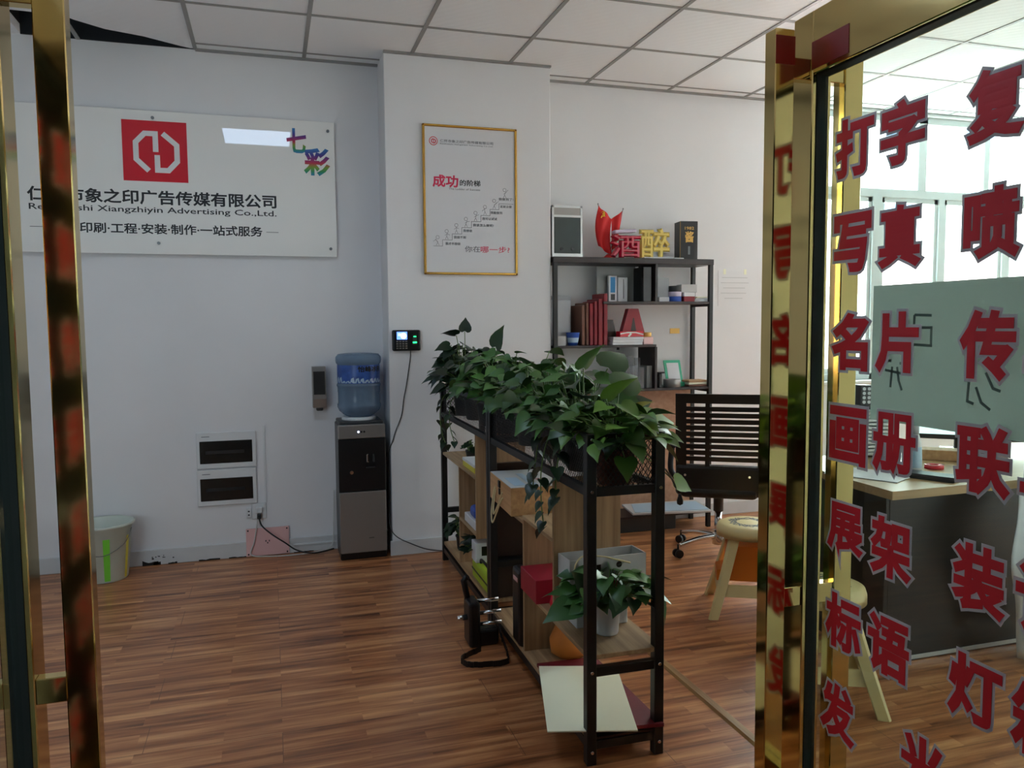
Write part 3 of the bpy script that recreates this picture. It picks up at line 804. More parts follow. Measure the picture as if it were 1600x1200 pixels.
# ---------------------------------------------------------------- the tall rack by the pillar and what stands on it
SX0, SX1, SY0, SY1 = 1.722, 2.868, 4.715, 4.975
t = thing('display_rack', 'tall black steel rack with dark shelves against the back wall', 'shelf', (0, 0, 0))
t.location = (SX0, SY0, 0)
RW, RD = SX1 - SX0, SY1 - SY0
for x in (0, RW - .028):
    for y in (0, RD - .028):
        b = bm_(); box(b, x, x + .028, y, y + .028, 0, 1.80, bev=.002); obj('post', b, 'blackm', t)
b = bm_(); box(b, -.002, RW + .002, -.002, RD, 1.792, 1.829, bev=.002); obj('top_board', b, 'darkwood', t)
for nm, x0, x1, z in (('shelf', .345, RW, 1.531), ('shelf', 0, .725, 1.247), ('shelf', 0, RW, .955), ('shelf', 0, RW, .10)):
    b = bm_(); box(b, x0, x1, .004, RD - .002, z, z + .016, bev=.001); obj(nm, b, 'darkwood', t)
for z in (1.515, .935):
    b = bm_(); box(b, RW - .026, RW - .004, .02, RD - .02, z, z + .022); obj('side_rail', b, 'blackm', t)
for x, z0, z1 in ((.715, 1.547, 1.792), (.715, .971, 1.247)):
    b = bm_(); box(b, x, x + .016, .004, RD - .002, z0, z1); obj('divider', b, 'darkwood', t)
b = bm_(); cyl(b, (.50, .12, 1.228), (.50, .12, 1.248), .009, .009, 12); obj('bolt', b, 'black', t)
TOPZ, S1Z, S2Z, S3Z, S4Z = 1.8292, 1.5472, 1.2632, .9712, .1162

# on the top
t = thing('display_case', 'silver edged grey glass display case on the left end of the black rack', 'display case', (1.724, 4.745, TOPZ))
w_, h_, d_ = .207, .322, .15
b = bm_()
for x in (0, w_ - .013):
    for y in (0, d_ - .013): box(b, x, x + .013, y, y + .013, 0, h_)
for z in (0, h_ - .012):
    for y in (0, d_ - .013): box(b, 0, w_, y, y + .013, z, z + .013)
    for x in (0, w_ - .013): box(b, x, x + .013, 0, d_, z, z + .013)
box(b, .008, w_ - .008, -.004, .008, h_ - .072, h_ - .058); box(b, .0, w_, -.003, .01, .0, .022)
obj('silver_frame', b, 'silver', t)
b = bm_(); box(b, .008, w_ - .008, .004, d_ - .004, .008, h_ - .006); obj('grey_panel', b, 'gsteel', t)
b = bm_(); box(b, .014, w_ - .014, .0005, .003, .022, h_ - .072); d = obj('glass_door', b, 'cglass', t)
b = bm_()
for x in (.062, .138): cyl(b, (x, -.001, .052), (x, -.007, .052), .011, .010, 16)
obj('lock', b, 'dkgrey', d)
t = thing('table_flags', 'pair of small red table flags on a red stand beside the display case', 'flag', (2.150, 4.83, TOPZ))
b = bm_(); lathe(b, [(.0, 0), (.055, 0), (.058, .006), (.03, .014), (.012, .03), (.0, .03)], n=24); obj('base', b, 'redflag', t)
for s, tx, tz in ((-1, -.075, .355), (1, .105, .33)):
    b = bm_(); tube(b, [(0, 0, .02), (tx, .0, tz)], .0025, 8); lathe(b, [(0, -.006), (.005, 0), (0, .007)], tx, 0, 10, 0, tz); p = obj('flag_pole', b, 'steel', t)
    b = bm_(); n = 8
    top = Vector((tx, -.003, tz - .01)); low = Vector((tx * .12, -.003, .09 if s < 0 else .11))
    g = []
    for i in range(n + 1):
        row = []
        for j in range(n + 1):
            u, v = i / n, j / n
            e = top.lerp(low, .0).lerp(low, u)
            if s < 0: q = Vector((-.075 - .02 * math.sin(u * 3) + (tx * 0 + .095) * v, -.012 + .012 * math.sin(v * 9 + u * 3), tz - .012 - .085 * v - u * (.26 - .02 * v)))
            else: q = Vector((.02 + .085 * v - .045 * u * v, -.006 + .010 * math.sin(v * 8), .262 + .058 * v - u * (.21 + .02 * v)))
            row.append(b.verts.new(q))
        g.append(row)
    for i in range(n):
        for j in range(n): b.faces.new((g[i][j], g[i + 1][j], g[i + 1][j + 1], g[i][j + 1])).smooth = True
    f = obj('flag', b, 'redflag', t)
    sm = f.modifiers.new('thickness', 'SOLIDIFY'); sm.thickness = .0012
    if s < 0:
        b = bm_(); text_into(b, '☭', .034, .046, wallM(-.068, -.0245, tz - .095), bold=.02, depth=.0012); obj('yellow_emblem', b, 'yel', f)
def boxletter(name, body, x, y, w, h, th, m, edge, label, z=TOPZ):
    t = thing(name, label, 'letter', (x, y, z))
    b = bm_(); text_into(b, body, w, h, wallM(0, 0, 0), bold=.045, core=.045, depth=th, res=2); obj('letter_body', b, m, t)
    if edge:
        b = bm_(); text_into(b, body, w, h, M4(0, -th, 0, (1, 0, 0), (0, 0, 1), (0, -1, 0)), bold=.012, core=.045, depth=.003, res=2); obj('letter_face', b, edge, t)
    return t
boxletter('foam_letter', '酒', 2.122, 4.775, .222, .155, .045, 'redgloss', None, 'glossy red box letter in front of the red table flags')
boxletter('foam_letter', '醉', 2.352, 4.80, .225, .205, .025, 'goldfoam', None, 'gold cut-out letter between the red letter and the black carton')
b = bm_(); box(b, 0, .155, 0, .06, 0, .022, bev=.008, seg=2)
o = obj('plastic_bag', b, 'stainp', None, (2.155, 4.735, TOPZ + .157), (0, R(-4), 0)); tag(o, 'crumpled white and purple plastic bag lying over the red letter', 'bag')
for k, (x0, x1, y0) in enumerate(((2.36, 2.47, 4.73), (2.45, 2.575, 4.745), (2.585, 2.655, 4.735))):
    b = bm_(); box(b, x0, x1, y0, y0 + .05, 0, .008 + .004 * (k % 2), bev=.002)
    o = obj('leaflet', b, 'paper', None, (0, 0, TOPZ)); tag(o, ('white leaflets lying in front of the gold letter, nearest the red one', 'white leaflets lying under the right half of the gold letter', 'white slip lying at the left foot of the black carton')[k], 'paper')
t = thing('gift_carton', 'tall black gift carton with gold writing at the right end of the rack top', 'carton', (2.722, 4.83, TOPZ), R(-8))
b = bm_(); box(b, -.062, .062, -.055, .055, 0, .257, bev=.002); obj('carton', b, 'black', t)
b = bm_(); box(b, -.0633, -.0615, -.0563, -.0545, .002, .255); obj('gold_edge', b, 'gold2', t)
b = bm_(); text_into(b, '酱', .062, .075, wallM(-.028, -.0556, .115), bold=.03, depth=.0008); obj('gold_lettering', b, 'gold2', t)
b = bm_(); text_into(b, '1982', .065, .020, wallM(-.030, -.0556, .20), bold=.01, depth=.0008); obj('gold_lettering', b, 'gold2', t)
b = bm_(); box(b, -.006, .008, -.0562, -.0552, .035, .09); obj('small_seal', b, 'steel', t)

# second shelf from the top (right part)
def simple(name, label, cat, dims, m, bev=.002, group=None, loc=(0, 0, 0), rot=None, kids=()):
    cx, cy, cz = (dims[0] + dims[1]) / 2, (dims[2] + dims[3]) / 2, dims[4]
    b = bm_(); box(b, dims[0] - cx, dims[1] - cx, dims[2] - cy, dims[3] - cy, 0, dims[5] - cz, bev=bev)
    o = obj(name, b, m, None, (cx + loc[0], cy + loc[1], cz + loc[2]), rot); tag(o, label, cat, group)
    for nm, kd, km in kids:
        b = bm_(); box(b, kd[0] - cx, kd[1] - cx, kd[2] - cy, kd[3] - cy, kd[4] - cz, kd[5] - cz); obj(nm, b, km, o)
    return o
simple('acrylic_sheet', 'large frosted acrylic sheet leaning on the upper shelf of the rack', 'acrylic sheet', (2.095, 2.38, 4.90, 4.908, S1Z, 1.787), 'frost')
simple('acrylic_stand', 'dark narrow acrylic stand beside the shelf divider, upper shelf', 'stand', (2.365, 2.425, 4.75, 4.90, S1Z, 1.775), 'smoke')
simple('leaflet_pack', 'white and blue leaflet pack standing in front of the acrylic sheet', 'pack', (2.165, 2.225, 4.86, 4.885, S1Z, 1.722), 'paper', kids=(('blue_print', (2.178, 2.212, 4.859, 4.8605, 1.61, 1.712), 'sky'), ('dark_print', (2.18, 2.21, 4.859, 4.8605, 1.56, 1.60), 'dkgrey')))
simple('leaflet_pack', 'plain white leaflet pack right of the blue and white one', 'pack', (2.236, 2.307, 4.87, 4.89, S1Z, 1.712), 'paper', kids=(('grey_print', (2.275, 2.28, 4.869, 4.8705, 1.57, 1.70), 'greyink'),))
simple('clear_box', 'clear plastic box with glossy edges right of the shelf divider', 'box', (2.492, 2.575, 4.79, 4.88, S1Z + .03, 1.71), 'clear')
simple('paper_stack', 'small white paper stack under the clear plastic box', 'paper', (2.492, 2.568, 4.77, 4.89, S1Z, S1Z + .03), 'paper')
for k, (m_, z0, z1, lb) in enumerate((('blue', 0, .034, 'blue tape roll at the bottom of the stack on the upper shelf'), ('stainp', .034, .066, 'pale pink tape roll in the middle of the stack on the upper shelf'), ('dkgrey', .066, .105, 'dark grey tape roll on top of the stack on the upper shelf'))):
    b = bm_(); lathe(b, [(.024, 0), (.041, 0), (.043, .003), (.043, z1 - z0 - .003), (.041, z1 - z0), (.024, z1 - z0), (.024, 0)], n=28, close=False)
    tag(obj('tape_roll', b, m_, None, (2.612, 4.775, S1Z + z0)), lb, 'tape', 'stack of tape rolls')
simple('carton', 'red and white small carton right of the tape rolls', 'box', (2.658, 2.74, 4.735, 4.80, S1Z, S1Z + .034), 'redbk')
simple('carton', 'white small carton lying on the red one', 'box', (2.658, 2.742, 4.735, 4.80, S1Z + .034, S1Z + .062), 'paper')
simple('carton', 'grey and white carton topping the cartons on the upper shelf', 'box', (2.645, 2.765, 4.75, 4.82, S1Z + .062, S1Z + .115), 'gcard')
for k in range(4):
    b = bm_(); box(b, -.058 + .004 * k, .058 - .006 * k, -.045, .045, 0, .008, bev=.001)
    tag(obj('notebook', b, ('paper', 'gcard', 'paper', 'cream')[k], None, (2.80, 4.79, S1Z + .0082 * k), (0, 0, R(-6 + 4 * k))), ('lowest thin notebook at the right end of the upper shelf', 'second thin notebook from below at the right end of the upper shelf', 'third thin notebook from below at the right end of the upper shelf', 'topmost thin notebook at the right end of the upper shelf')[k], 'notebook', 'notebooks on the upper shelf')

# middle shelf (left part)
t = thing('wrapped_pack', 'white pack in shiny clear wrapping at the left end of the middle shelf', 'pack', (1.82, 4.87, S2Z))
b = bm_(); box(b, -.068, .068, -.03, .03, 0, .30, bev=.012, seg=2); obj('white_pack', b, 'paper', t)
b = bm_(); box(b, -.074, .074, -.036, .036, .02, .325, bev=.02, seg=2); obj('clear_wrap', b, 'clear', t)
simple('carton', 'small grey-white carton in front of the wrapped pack', 'box', (1.755, 1.822, 4.76, 4.81, S2Z, S2Z + .064), 'gcard')
t = thing('cup', 'blue and white cup next to the red folders', 'cup', (1.875, 4.775, S2Z))
b = bm_(); lathe(b, [(0, .002), (.030, 0), (.044, .08), (.046, .085), (.043, .085), (.03, .006), (0, .006)], n=24); obj('cup', b, 'blue', t)
b = bm_(); lathe(b, [(.0335, .02), (.0395, .05), (.0395, .051), (.0335, .021)], n=24, close=False); obj('pale_band', b, 'foam', t)
FOL = [(.022, .26, 'brbk', 'brown folder'), (.018, .275, 'brbk', 'reddish brown folder'), (.024, .27, 'redbk', 'short red folder'), (.022, .285, 'redbk', 'red folder'), (.03, .30, 'redbk', 'wide red folder'), (.026, .335, 'redbk', 'tall red folder')]
x = 1.930
for k, (wd, hh, m_, nm) in enumerate(FOL):
    b = bm_(); box(b, -wd / 2, wd / 2, 0, .20, 0, hh, bev=.003)
    o = obj('folder', b, m_, None, (x + wd / 2, 4.735 + .004 * (5 - k), S2Z + .0005), (0, 0, 0))
    tag(o, nm + (' at the left end of the upright row', ' second from the left in the upright row', ' third from the left in the upright row', ' fourth from the left in the upright row', ' fifth from the left in the upright row', ' at the right end of the upright row')[k], 'folder', 'upright red and brown folders')
    b = bm_(); box(b, -wd / 2 + .003, wd / 2 - .003, .004, .198, hh - .003, hh + .0005); obj('page_block', b, 'gcard', o)
    x += wd + .006
def letterA(name, x, y, z, h, w, th, m, label, rz=0):
    t = thing(name, label, 'letter', (x, y, z), rz)
    b = bm_(); k = .24
    prism(b, [(-w / 2, 0), (-w / 2 + w * .27, 0), (-w * .13, h * .28), (w * .13, h * .28), (w / 2 - w * .27, 0), (w / 2, 0), (w * .17, h), (-w * .17, h)], wallM(0, 0, 0), th)
    obj('letter_body', b, m, t)
    b = bm_(); prism(b, [(-w * .10, h * .36), (w * .10, h * .36), (w * .02, h * .74), (-w * .02, h * .74)], wallM(0, -th, 0), .0006); obj('dark_counter', b, 'brown', t)
    return t
letterA('letter_a', 2.318, 4.85, S2Z + .0005, .238, .21, .05, 'red2', 'large dull red letter A standing on the middle shelf')
letterA('letter_a', 2.158, 4.86, S2Z + .0005, .165, .12, .04, 'brown', 'small dark red letter A beside the tall red folder')
for k in range(3):
    b = bm_(); box(b, -.11, .11, -.05, .05, 0, .017, bev=.002)
    o = obj('booklet', b, 'paper', None, (2.240 + .004 * k, 4.775, S2Z + .0175 * k), (0, 0, R(2 - k)))
    tag(o, ('lowest white booklet of the stack in front of the letter A', 'second white booklet from below in front of the letter A', 'topmost white booklet under the red leaflet box')[k], 'booklet', 'white booklets on the middle shelf')
t = thing('leaflet_box', 'flat red and white printed box lying over the white booklets', 'box', (2.270, 4.748, S2Z + .0530))
b = bm_(); box(b, -.085, .085, -.025, .04, 0, .036, bev=.002); obj('box_body', b, 'signred', t)
b = bm_(); stroke(b, [(-.083, .020), (-.03, .028), (.03, .027), (.083, .014)], .008, wallM(0, -.0252, 0), .0006); stroke(b, [(-.025, .001), (-.005, .022)], .012, wallM(0, -.0254, 0), .0006); obj('white_print', b, 'white', t)
simple('carton', 'pale pink small carton at the right end of the middle shelf', 'box', (2.362, 2.432, 4.735, 4.80, S2Z, S2Z + .05), 'pink')
b = bm_(); lathe(b, [(.012, 0), (.030, 0), (.032, .004), (.032, .026), (.03, .03), (.012, .03), (.012, 0)], n=24, close=False); tag(obj('tape_roll', b, 'gold2', None, (2.40, 4.77, S2Z + .0505)), 'yellow tape roll on the pale pink carton', 'tape')

# lower shelf
for r_ in range(2):
    for c_ in range(4):
        hh = (.17, .19, .22, .215)[c_] if r_ else (.14, .15, .16, .15)[c_]
        b = bm_(); prof = []
        for k in range(int(hh / .012)): prof += [(.0205 + .0012 * 0, k * .012), (.0235, k * .012 + .010)]
        lathe(b, prof, n=20, smooth=False)
        o = obj('cup_stack', b, 'clear', None, (2.195 + .052 * c_, 4.755 + .055 * r_, S3Z + .0005))
        tag(o, ('%s stack of clear plastic cups in the %s row on the lower shelf' % (('leftmost', 'second from left', 'third from left', 'rightmost')[c_], ('front', 'back')[r_])), 'cups', 'stacks of clear plastic cups')
simple('acrylic_stand', 'clear upright acrylic stand right of the plastic cups', 'stand', (2.392, 2.432, 4.75, 4.88, S3Z, S3Z + .15), 'frost')
t = thing('stapler', 'small black stapler standing right of the lower divider', 'stapler', (2.507, 4.79, S3Z))
b = bm_(); box(b, -.012, .012, -.02, .06, 0, .095, bev=.005); obj('body', b, 'dkgrey', t)
b = bm_(); box(b, -.02, .03, -.022, .0, .095, .105, bev=.003); obj('lever', b, 'black', t)
b = bm_(); lathe(b, [(.036, 0), (.056, 0), (.058, .003), (.058, .05), (.056, .053), (.036, .053), (.036, 0)], n=32, close=False); tag(obj('tape_roll', b, 'gsteel', None, (2.595, 4.778, S3Z + .0005)), 'wide grey tape roll in front of the green stand', 'tape')
t = thing('payment_stand', 'green and white payment sign stand on the lower shelf of the rack', 'sign stand', (2.648, 4.83, S3Z))
tilt = Matrix.Rotation(R(-13), 4, 'X')
b = bm_(); box(b, -.065, .065, -.006, .0, .0, .178, bev=.003); 
for v in b.verts: v.co = tilt @ v.co + Vector((-.06 * (v.co.z - .0) * .9 + 0, 0, .004))
obj('green_board', b, 'qg', t)
b = bm_(); box(b, -.045, .045, -.0078, -.0058, .028, .158)
for v in b.verts: v.co = tilt @ v.co + Vector((-.06 * v.co.z * .9, 0, .004))
obj('white_card', b, 'paper', t)
b = bm_(); box(b, -.07, .06, -.03, .035, 0, .03, bev=.006, seg=2); obj('foot', b, 'qg', t)
for k in range(3):
    b = bm_(); box(b, -.075, .075, -.055, .055, 0, .014, bev=.002)
    tag(obj('notebook', b, ('brbk', 'cream', 'straw')[k], None, (2.785 - .004 * k, 4.80, S3Z + .0005 + .0143 * k), (0, 0, R(3 * k - 3))), ('lowest notebook of the pile beside the green stand', 'middle cream notebook of the pile beside the green stand', 'topmost brown notebook of the pile beside the green stand')[k], 'notebook', 'notebooks on the lower shelf')
# below
simple('plywood_sheet', 'light wood sheet standing behind the lower part of the rack', 'board', (2.02, 2.838, 4.952, 4.97, S4Z, .95), 'peach')
t = thing('glass_sheet', 'pale glass sheet lying slanted on the bottom shelf of the rack', 'glass sheet', (2.55, 4.72, S4Z), R(-4))
b = bm_(); prism(b, [(-.28, -.045), (.27, -.085), (.27, .16), (-.28, .16)], Matrix.Rotation(R(5), 4, 'X') @ Matrix.Translation((0, 0, .020)), .012); obj('sheet', b, 'gcard', t)
b = bm_(); prism(b, [(-.26, -.03), (.26, -.06), (.25, .12), (-.22, .14)], Matrix.Rotation(R(5), 4, 'X') @ Matrix.Translation((0, 0, .0325)), .003); obj('pale_film', b, 'foam', t)
t = thing('spray_bottle', 'blue spray bottle at the left of the bottom shelf', 'bottle', (2.06, 4.80, S4Z))
b = bm_(); lathe(b, [(0, 0), (.035, 0), (.038, .01), (.038, .12), (.02, .15), (.014, .17), (0, .17)], n=24); obj('bottle', b, 'blue', t)
b = bm_(); box(b, -.012, .012, -.04, .015, .168, .20, bev=.004); obj('spray_head', b, 'plast', t)
t = thing('storage_box', 'dark storage box pushed under the rack', 'box', (2.32, 4.84, .0))
b = bm_(); box(b, -.30, .30, -.09, .09, .0, .098, bev=.006); obj('box_body', b, 'dkgrey', t)

# papers on the back wall
t = thing('notice', 'pale paper notice taped to the wall right of the rack', 'notice', (3.08, YB, 1.525))
b = bm_(); box(b, 0, .265, -.002, 0, 0, .25); obj('sheet', b, 'wall', t)
b = bm_()
for k, (x0, x1) in enumerate(((.03, .24), (.02, .25), (.04, .22), (.02, .23), (.05, .2))): box(b, x0, x1, -.0026, -.0018, .20 - k * .037, .204 - k * .037)
obj('faint_writing', b, 'gcard', t)
b = bm_()
for x in (.04, .21): box(b, x, x + .02, -.003, -.0018, .225, .262)
obj('yellow_tape', b, 'cream', t)
simple('wall_plaque', 'small brass coloured label on the wall behind the rack', 'label', (2.696, 2.772, YB - .003, YB, 1.330, 1.367), 'gold2', bev=.0005)

# ---------------------------------------------------------------- the two planter racks standing in line
PX, PY, PYAW = .920, 2.227, -.012
def PLOC(a, b_, z): return (PX + a * math.cos(PYAW) - b_ * math.sin(PYAW), PY + a * math.sin(PYAW) + b_ * math.cos(PYAW), z)
PWD, PT = .267, .033


def diamond(bm, mtx, w, h, cell=.017, t=.0028):
    """expanded-metal net filling w x h"""
    sl = 1.35
    for s in (1, -1):
        k = -int(h / sl / cell) - 2
        while True:
            x0 = k * cell
            if x0 > w + h / sl: break
            pts = []
            # line x = x0 + s*z/sl , clipped to the panel
            xa = x0 if s > 0 else x0
            z0, z1 = 0.0, h
            f = lambda z: xa + s * z / sl
            zs = []
            lo, hi = 0.0, h
            if s > 0:
                lo = max(lo, (0 - xa) * sl); hi = min(hi, (w - xa) * sl)
            else:
                lo = max(lo, (xa - w) * sl); hi = min(hi, xa * sl)
            if hi - lo > .004:
                d = Vector((s / sl, 1)).normalized(); n = Vector((-d.y, d.x)) * t / 2
                a, c = Vector((f(lo), lo)), Vector((f(hi), hi))
                vs = [mtx @ Vector((q.x, q.y, 0)) for q in (a - n, c - n, c + n, a + n)]
                bm.faces.new([bm.verts.new(v) for v in vs])
            k += 1
            if k > 400: break


def planter(name, label, b0, b1, boards):
    t = thing(name, label, 'planter', PLOC(0, b0, 0), PYAW)
    Ln = b1 - b0
    for a in (0, PWD - PT):
        for y in (0, Ln - PT):
            b = bm_(); box(b, a, a + PT, y, y + PT, 0, 1.06, bev=.002); lg = obj('leg', b, 'blackm', t)
            if y == 0:
                b = bm_()
                for z in (1.045, .882, .305, .045): cyl(b, (a + PT / 2, .001, z), (a + PT / 2, -.005, z), .006, .005, 12)
                obj('bolt', b, 'chrome', lg)
    for z0, z1 in ((1.035, 1.06), (.865, .893), (.05, .08)):
        for a in (0.004, PWD - .026):
            b = bm_(); box(b, a, a + .022, PT, Ln - PT, z0, z1, bev=.001); obj('long_rail', b, 'blackm', t)
    for z0, z1 in ((1.035, 1.06), (.865, .893), (.05, .078), (.288, .318)):
        for y in (.004, Ln - .026):
            b = bm_(); box(b, PT, PWD - PT, y, y + .022, z0, z1, bev=.001); obj('cross_rail', b, 'blackm', t)
    zb, hh = .885, .155
    for nm, mx, w in (('basket_mesh', M4(PT * .5, .012, zb, (1, 0, 0), (0, 0, 1), (0, -1, 0)), PWD - PT), ('basket_mesh', M4(PT * .5, Ln - .012, zb, (1, 0, 0), (0, 0, 1), (0, -1, 0)), PWD - PT),
                      ('basket_mesh', M4(.012, .02, zb, (0, 1, 0), (0, 0, 1), (1, 0, 0)), Ln - .04), ('basket_mesh', M4(PWD - .012, .02, zb, (0, 1, 0), (0, 0, 1), (1, 0, 0)), Ln - .04)):
        b = bm_(); diamond(b, mx, w, hh); obj(nm, b, 'blackm', t)
    b = bm_(); diamond(b, M4(.012, .02, .880, (0, 1, 0), (1, 0, 0), (0, 0, 1)), Ln - .04, PWD - .024, .022); obj('basket_floor', b, 'blackm', t)
    for nm, a0, a1, y0, y1, z0, z1, m in boards:
        b = bm_(); box(b, a0, a1, y0 - b0, y1 - b0, z0, z1, bev=.001); obj(nm, b, m, t)
    return t


A0, A1 = .006, PWD - .006
planter('planter_rack', 'near black steel planter rack with mesh baskets, wooden shelves and a leg in the foreground', 0.0, 1.213, [
    ('shelf', A0, A1, .004, .703, .345, .360, 'oak'), ('bottom_board', A0, A1, .035, 1.18, .080, .098, 'oak'),
    ('shelf', A0, A1, .345, .705, .632, .647, 'oak'), ('divider', A0, A1, .330, .345, .360, .865, 'oakz'),
    ('divider', A0, A1, .688, .703, .098, .345, 'oakz'), ('divider', A0, A1, .688, .703, .360, .632, 'oakz'), ('shelf', A0, A1, .705, 1.18, .612, .627, 'oak'),
    ('bottom_board', A0, A1, .004, .05, .082, .090, 'brown')])
planter('planter_rack', 'far black steel planter rack with mesh baskets reaching to the pillar', 1.222, 2.335, [
    ('bottom_board', A0, A1, 1.25, 2.30, .100, .118, 'oak'), ('shelf', A0, A1, 1.50, 2.30, .640, .655, 'oak'), ('shelf', A0, A1, 1.50, 1.86, .355, .370, 'oak'),
    ('divider', A0, A1, 1.480, 1.495, .345, .865, 'oakz'), ('divider', A0, A1, 1.860, 1.875, .118, .640, 'oakz'), ('back_panel', .20, A1, 1.50, 1.86, .38, .63, 'oakz')])


# ---------------------------------------------------------------- plants
LEAF = [(-.07, .20), (-.02, .36), (.14, .47), (.36, .45), (.62, .31), (.84, .13)]
def leaf(bm, p, d, up, L, fold=.25, curl=.25):
    """one heart-shaped leaf at p pointing along d"""
    d = d.normalized(); s = d.cross(up)
    s = s.normalized() if s.length > 1e-4 else Vector((1, 0, 0)); n = s.cross(d).normalized()
    def pt(t, w, sg): return p + d * (t * L) + s * (sg * w * L) + n * L * (fold * w * (1 - .5 * w) - curl * t * t)
    cen = [bm.verts.new(pt(t, 0, 0)) for t in (.04, .08, .16, .36, .62, .84)]
    tip = bm.verts.new(pt(1.05, 0, 0))
    for sg in (1, -1):
        e = [bm.verts.new(pt(t, w, sg)) for t, w in LEAF]
        for i in range(5):
            q = [cen[i], cen[i + 1], e[i + 1], e[i]]
            f = bm.faces.new(q if sg > 0 else q[::-1]); f.smooth = True
        q = [cen[5], tip, e[5]]; f = bm.faces.new(q if sg > 0 else q[::-1]); f.smooth = True


def plant(label, loc, n, spread, height, leafL, pr=.07, ph=.12, potm='pot', lm='leaf', seed=1, squash=(1, 1), droop=.35, vines=(), lift=0, extra=(), cat='potted plant', name='potted_pothos'):
    rnd = random.Random(seed)
    t = thing(name, label, cat, loc)
    b = bm_(); lathe(b, [(0, .001), (pr * .78, 0), (pr * .82, .005), (pr * .97, ph - .012), (pr * 1.06, ph - .01), (pr * 1.06, ph), (pr * .98, ph), (pr * .94, ph - .02), (0, ph - .02)], n=28); obj('pot', b, potm, t)
    b = bm_(); lathe(b, [(0, ph - .019), (pr * .93, ph - .019), (pr * .93, ph - .016), (0, ph - .013)], n=20); obj('soil', b, 'soil', t)
    n = int(n * 2.6); leafL *= .73
    lb, sb_ = bm_(), bm_()
    Z = Vector((0, 0, 1))
    def add(o, q, d, L):
        mid = o.lerp(q, .55) + Vector((0, 0, .03))
        tube(sb_, spline([o, mid, q], 4), .0022, 5, caps=False)
        up = (Z + Vector((rnd.uniform(-.7, .7), rnd.uniform(-.9, .4), 0)))
        leaf(lb, q, d, up, L, rnd.uniform(.12, .35), rnd.uniform(.1, .4))
    for i in range(n):
        az = rnd.uniform(0, 2 * math.pi); rr = spread * math.sqrt(rnd.uniform(.03, 1)); hz = height * (1 - .55 * (rr / spread) ** 2) * rnd.uniform(.35, 1.0) + lift
        o = Vector((pr * .5 * math.cos(az), pr * .5 * math.sin(az), ph - .015))
        q = Vector((rr * squash[0] * math.cos(az), rr * squash[1] * math.sin(az), ph + hz))
        a2 = az + rnd.uniform(-.7, .7)
        d = Vector((math.cos(a2), math.sin(a2), rnd.uniform(-droop - .4, .55 - droop * .6)))
        add(o, q, d, leafL * rnd.uniform(.65, 1.2))
    for (x, y, z, dx, dy, dz, L) in extra:
        add(Vector((0, 0, ph - .015)), Vector((x, y, z)), Vector((dx, dy, dz)), L)
    obj('foliage', lb, lm, t); obj('stem', sb_, 'stem', t)
    for path in vines:
        P = spline(path, 6)
        vb = bm_(); tube(vb, P, .0024, 5); v = obj('trailing_vine', vb, 'stem', t)
        lb = bm_()
        for k in range(2, len(P), 2):
            a = rnd.uniform(0, 6.28); d = Vector((math.cos(a), math.sin(a), -.7))
            leaf(lb, P[k], d, Z, leafL * rnd.uniform(.5, .8), .3, .3)
        obj('vine_leaves', lb, 'leafd' if lm != 'leafy' else 'leaf', v)
    return t


BZ = .884
# near basket
plant('leafy pothos nearest the camera, at the right front corner of the near basket', PLOC(.135, .10, BZ), 34, .17, .15, .098, seed=11, lm='leafy', potm='brpot', droop=.1,
      extra=((.12, .0, .20, 1, .25, -.05, .12), (.17, .05, .13, 1, -.1, -.6, .11), (.17, -.02, .04, .6, -.3, -.9, .10), (.20, -.03, .0, 1, -.1, -.5, .075), (.04, .05, .30, .4, .2, .25, .125), (-.02, .02, .27, .55, -.2, .6, .12), (-.01, -.1, .10, -.2, -.8, -.6, .08)))
plant('pothos second from the camera in the near basket, trailing over its left side', PLOC(.13, .36, BZ), 42, .19, .24, .105, seed=12, potm='pot', droop=.2,
      extra=((.08, -.03, .36, .6, .3, .5, .13), (.0, 0, .36, .25, -.3, .9, .11)), vines=([(-.05, -.02, .12), (-.135, -.03, .13), (-.165, -.02, .02), (-.17, -.03, -.10), (-.15, .0, -.20)], [(-.04, .03, .12), (-.13, .06, .14), (-.15, .09, .02), (-.165, .08, -.09)], [(-.04, -.1, .12), (-.13, -.14, .12), (-.16, -.15, .0), (-.15, -.14, -.08)]))
plant('pothos in a dark grey pot showing above the left edge of the near basket', PLOC(.115, .66, BZ), 38, .19, .24, .10, seed=13, pr=.085, ph=.15, droop=.25)
plant('pothos at the far end of the near basket', PLOC(.135, .98, BZ), 42, .20, .24, .10, seed=14, droop=.25, extra=((.12, .1, .40, .8, .4, -.1, .09), (.15, .12, .36, .7, .5, -.3, .09)))
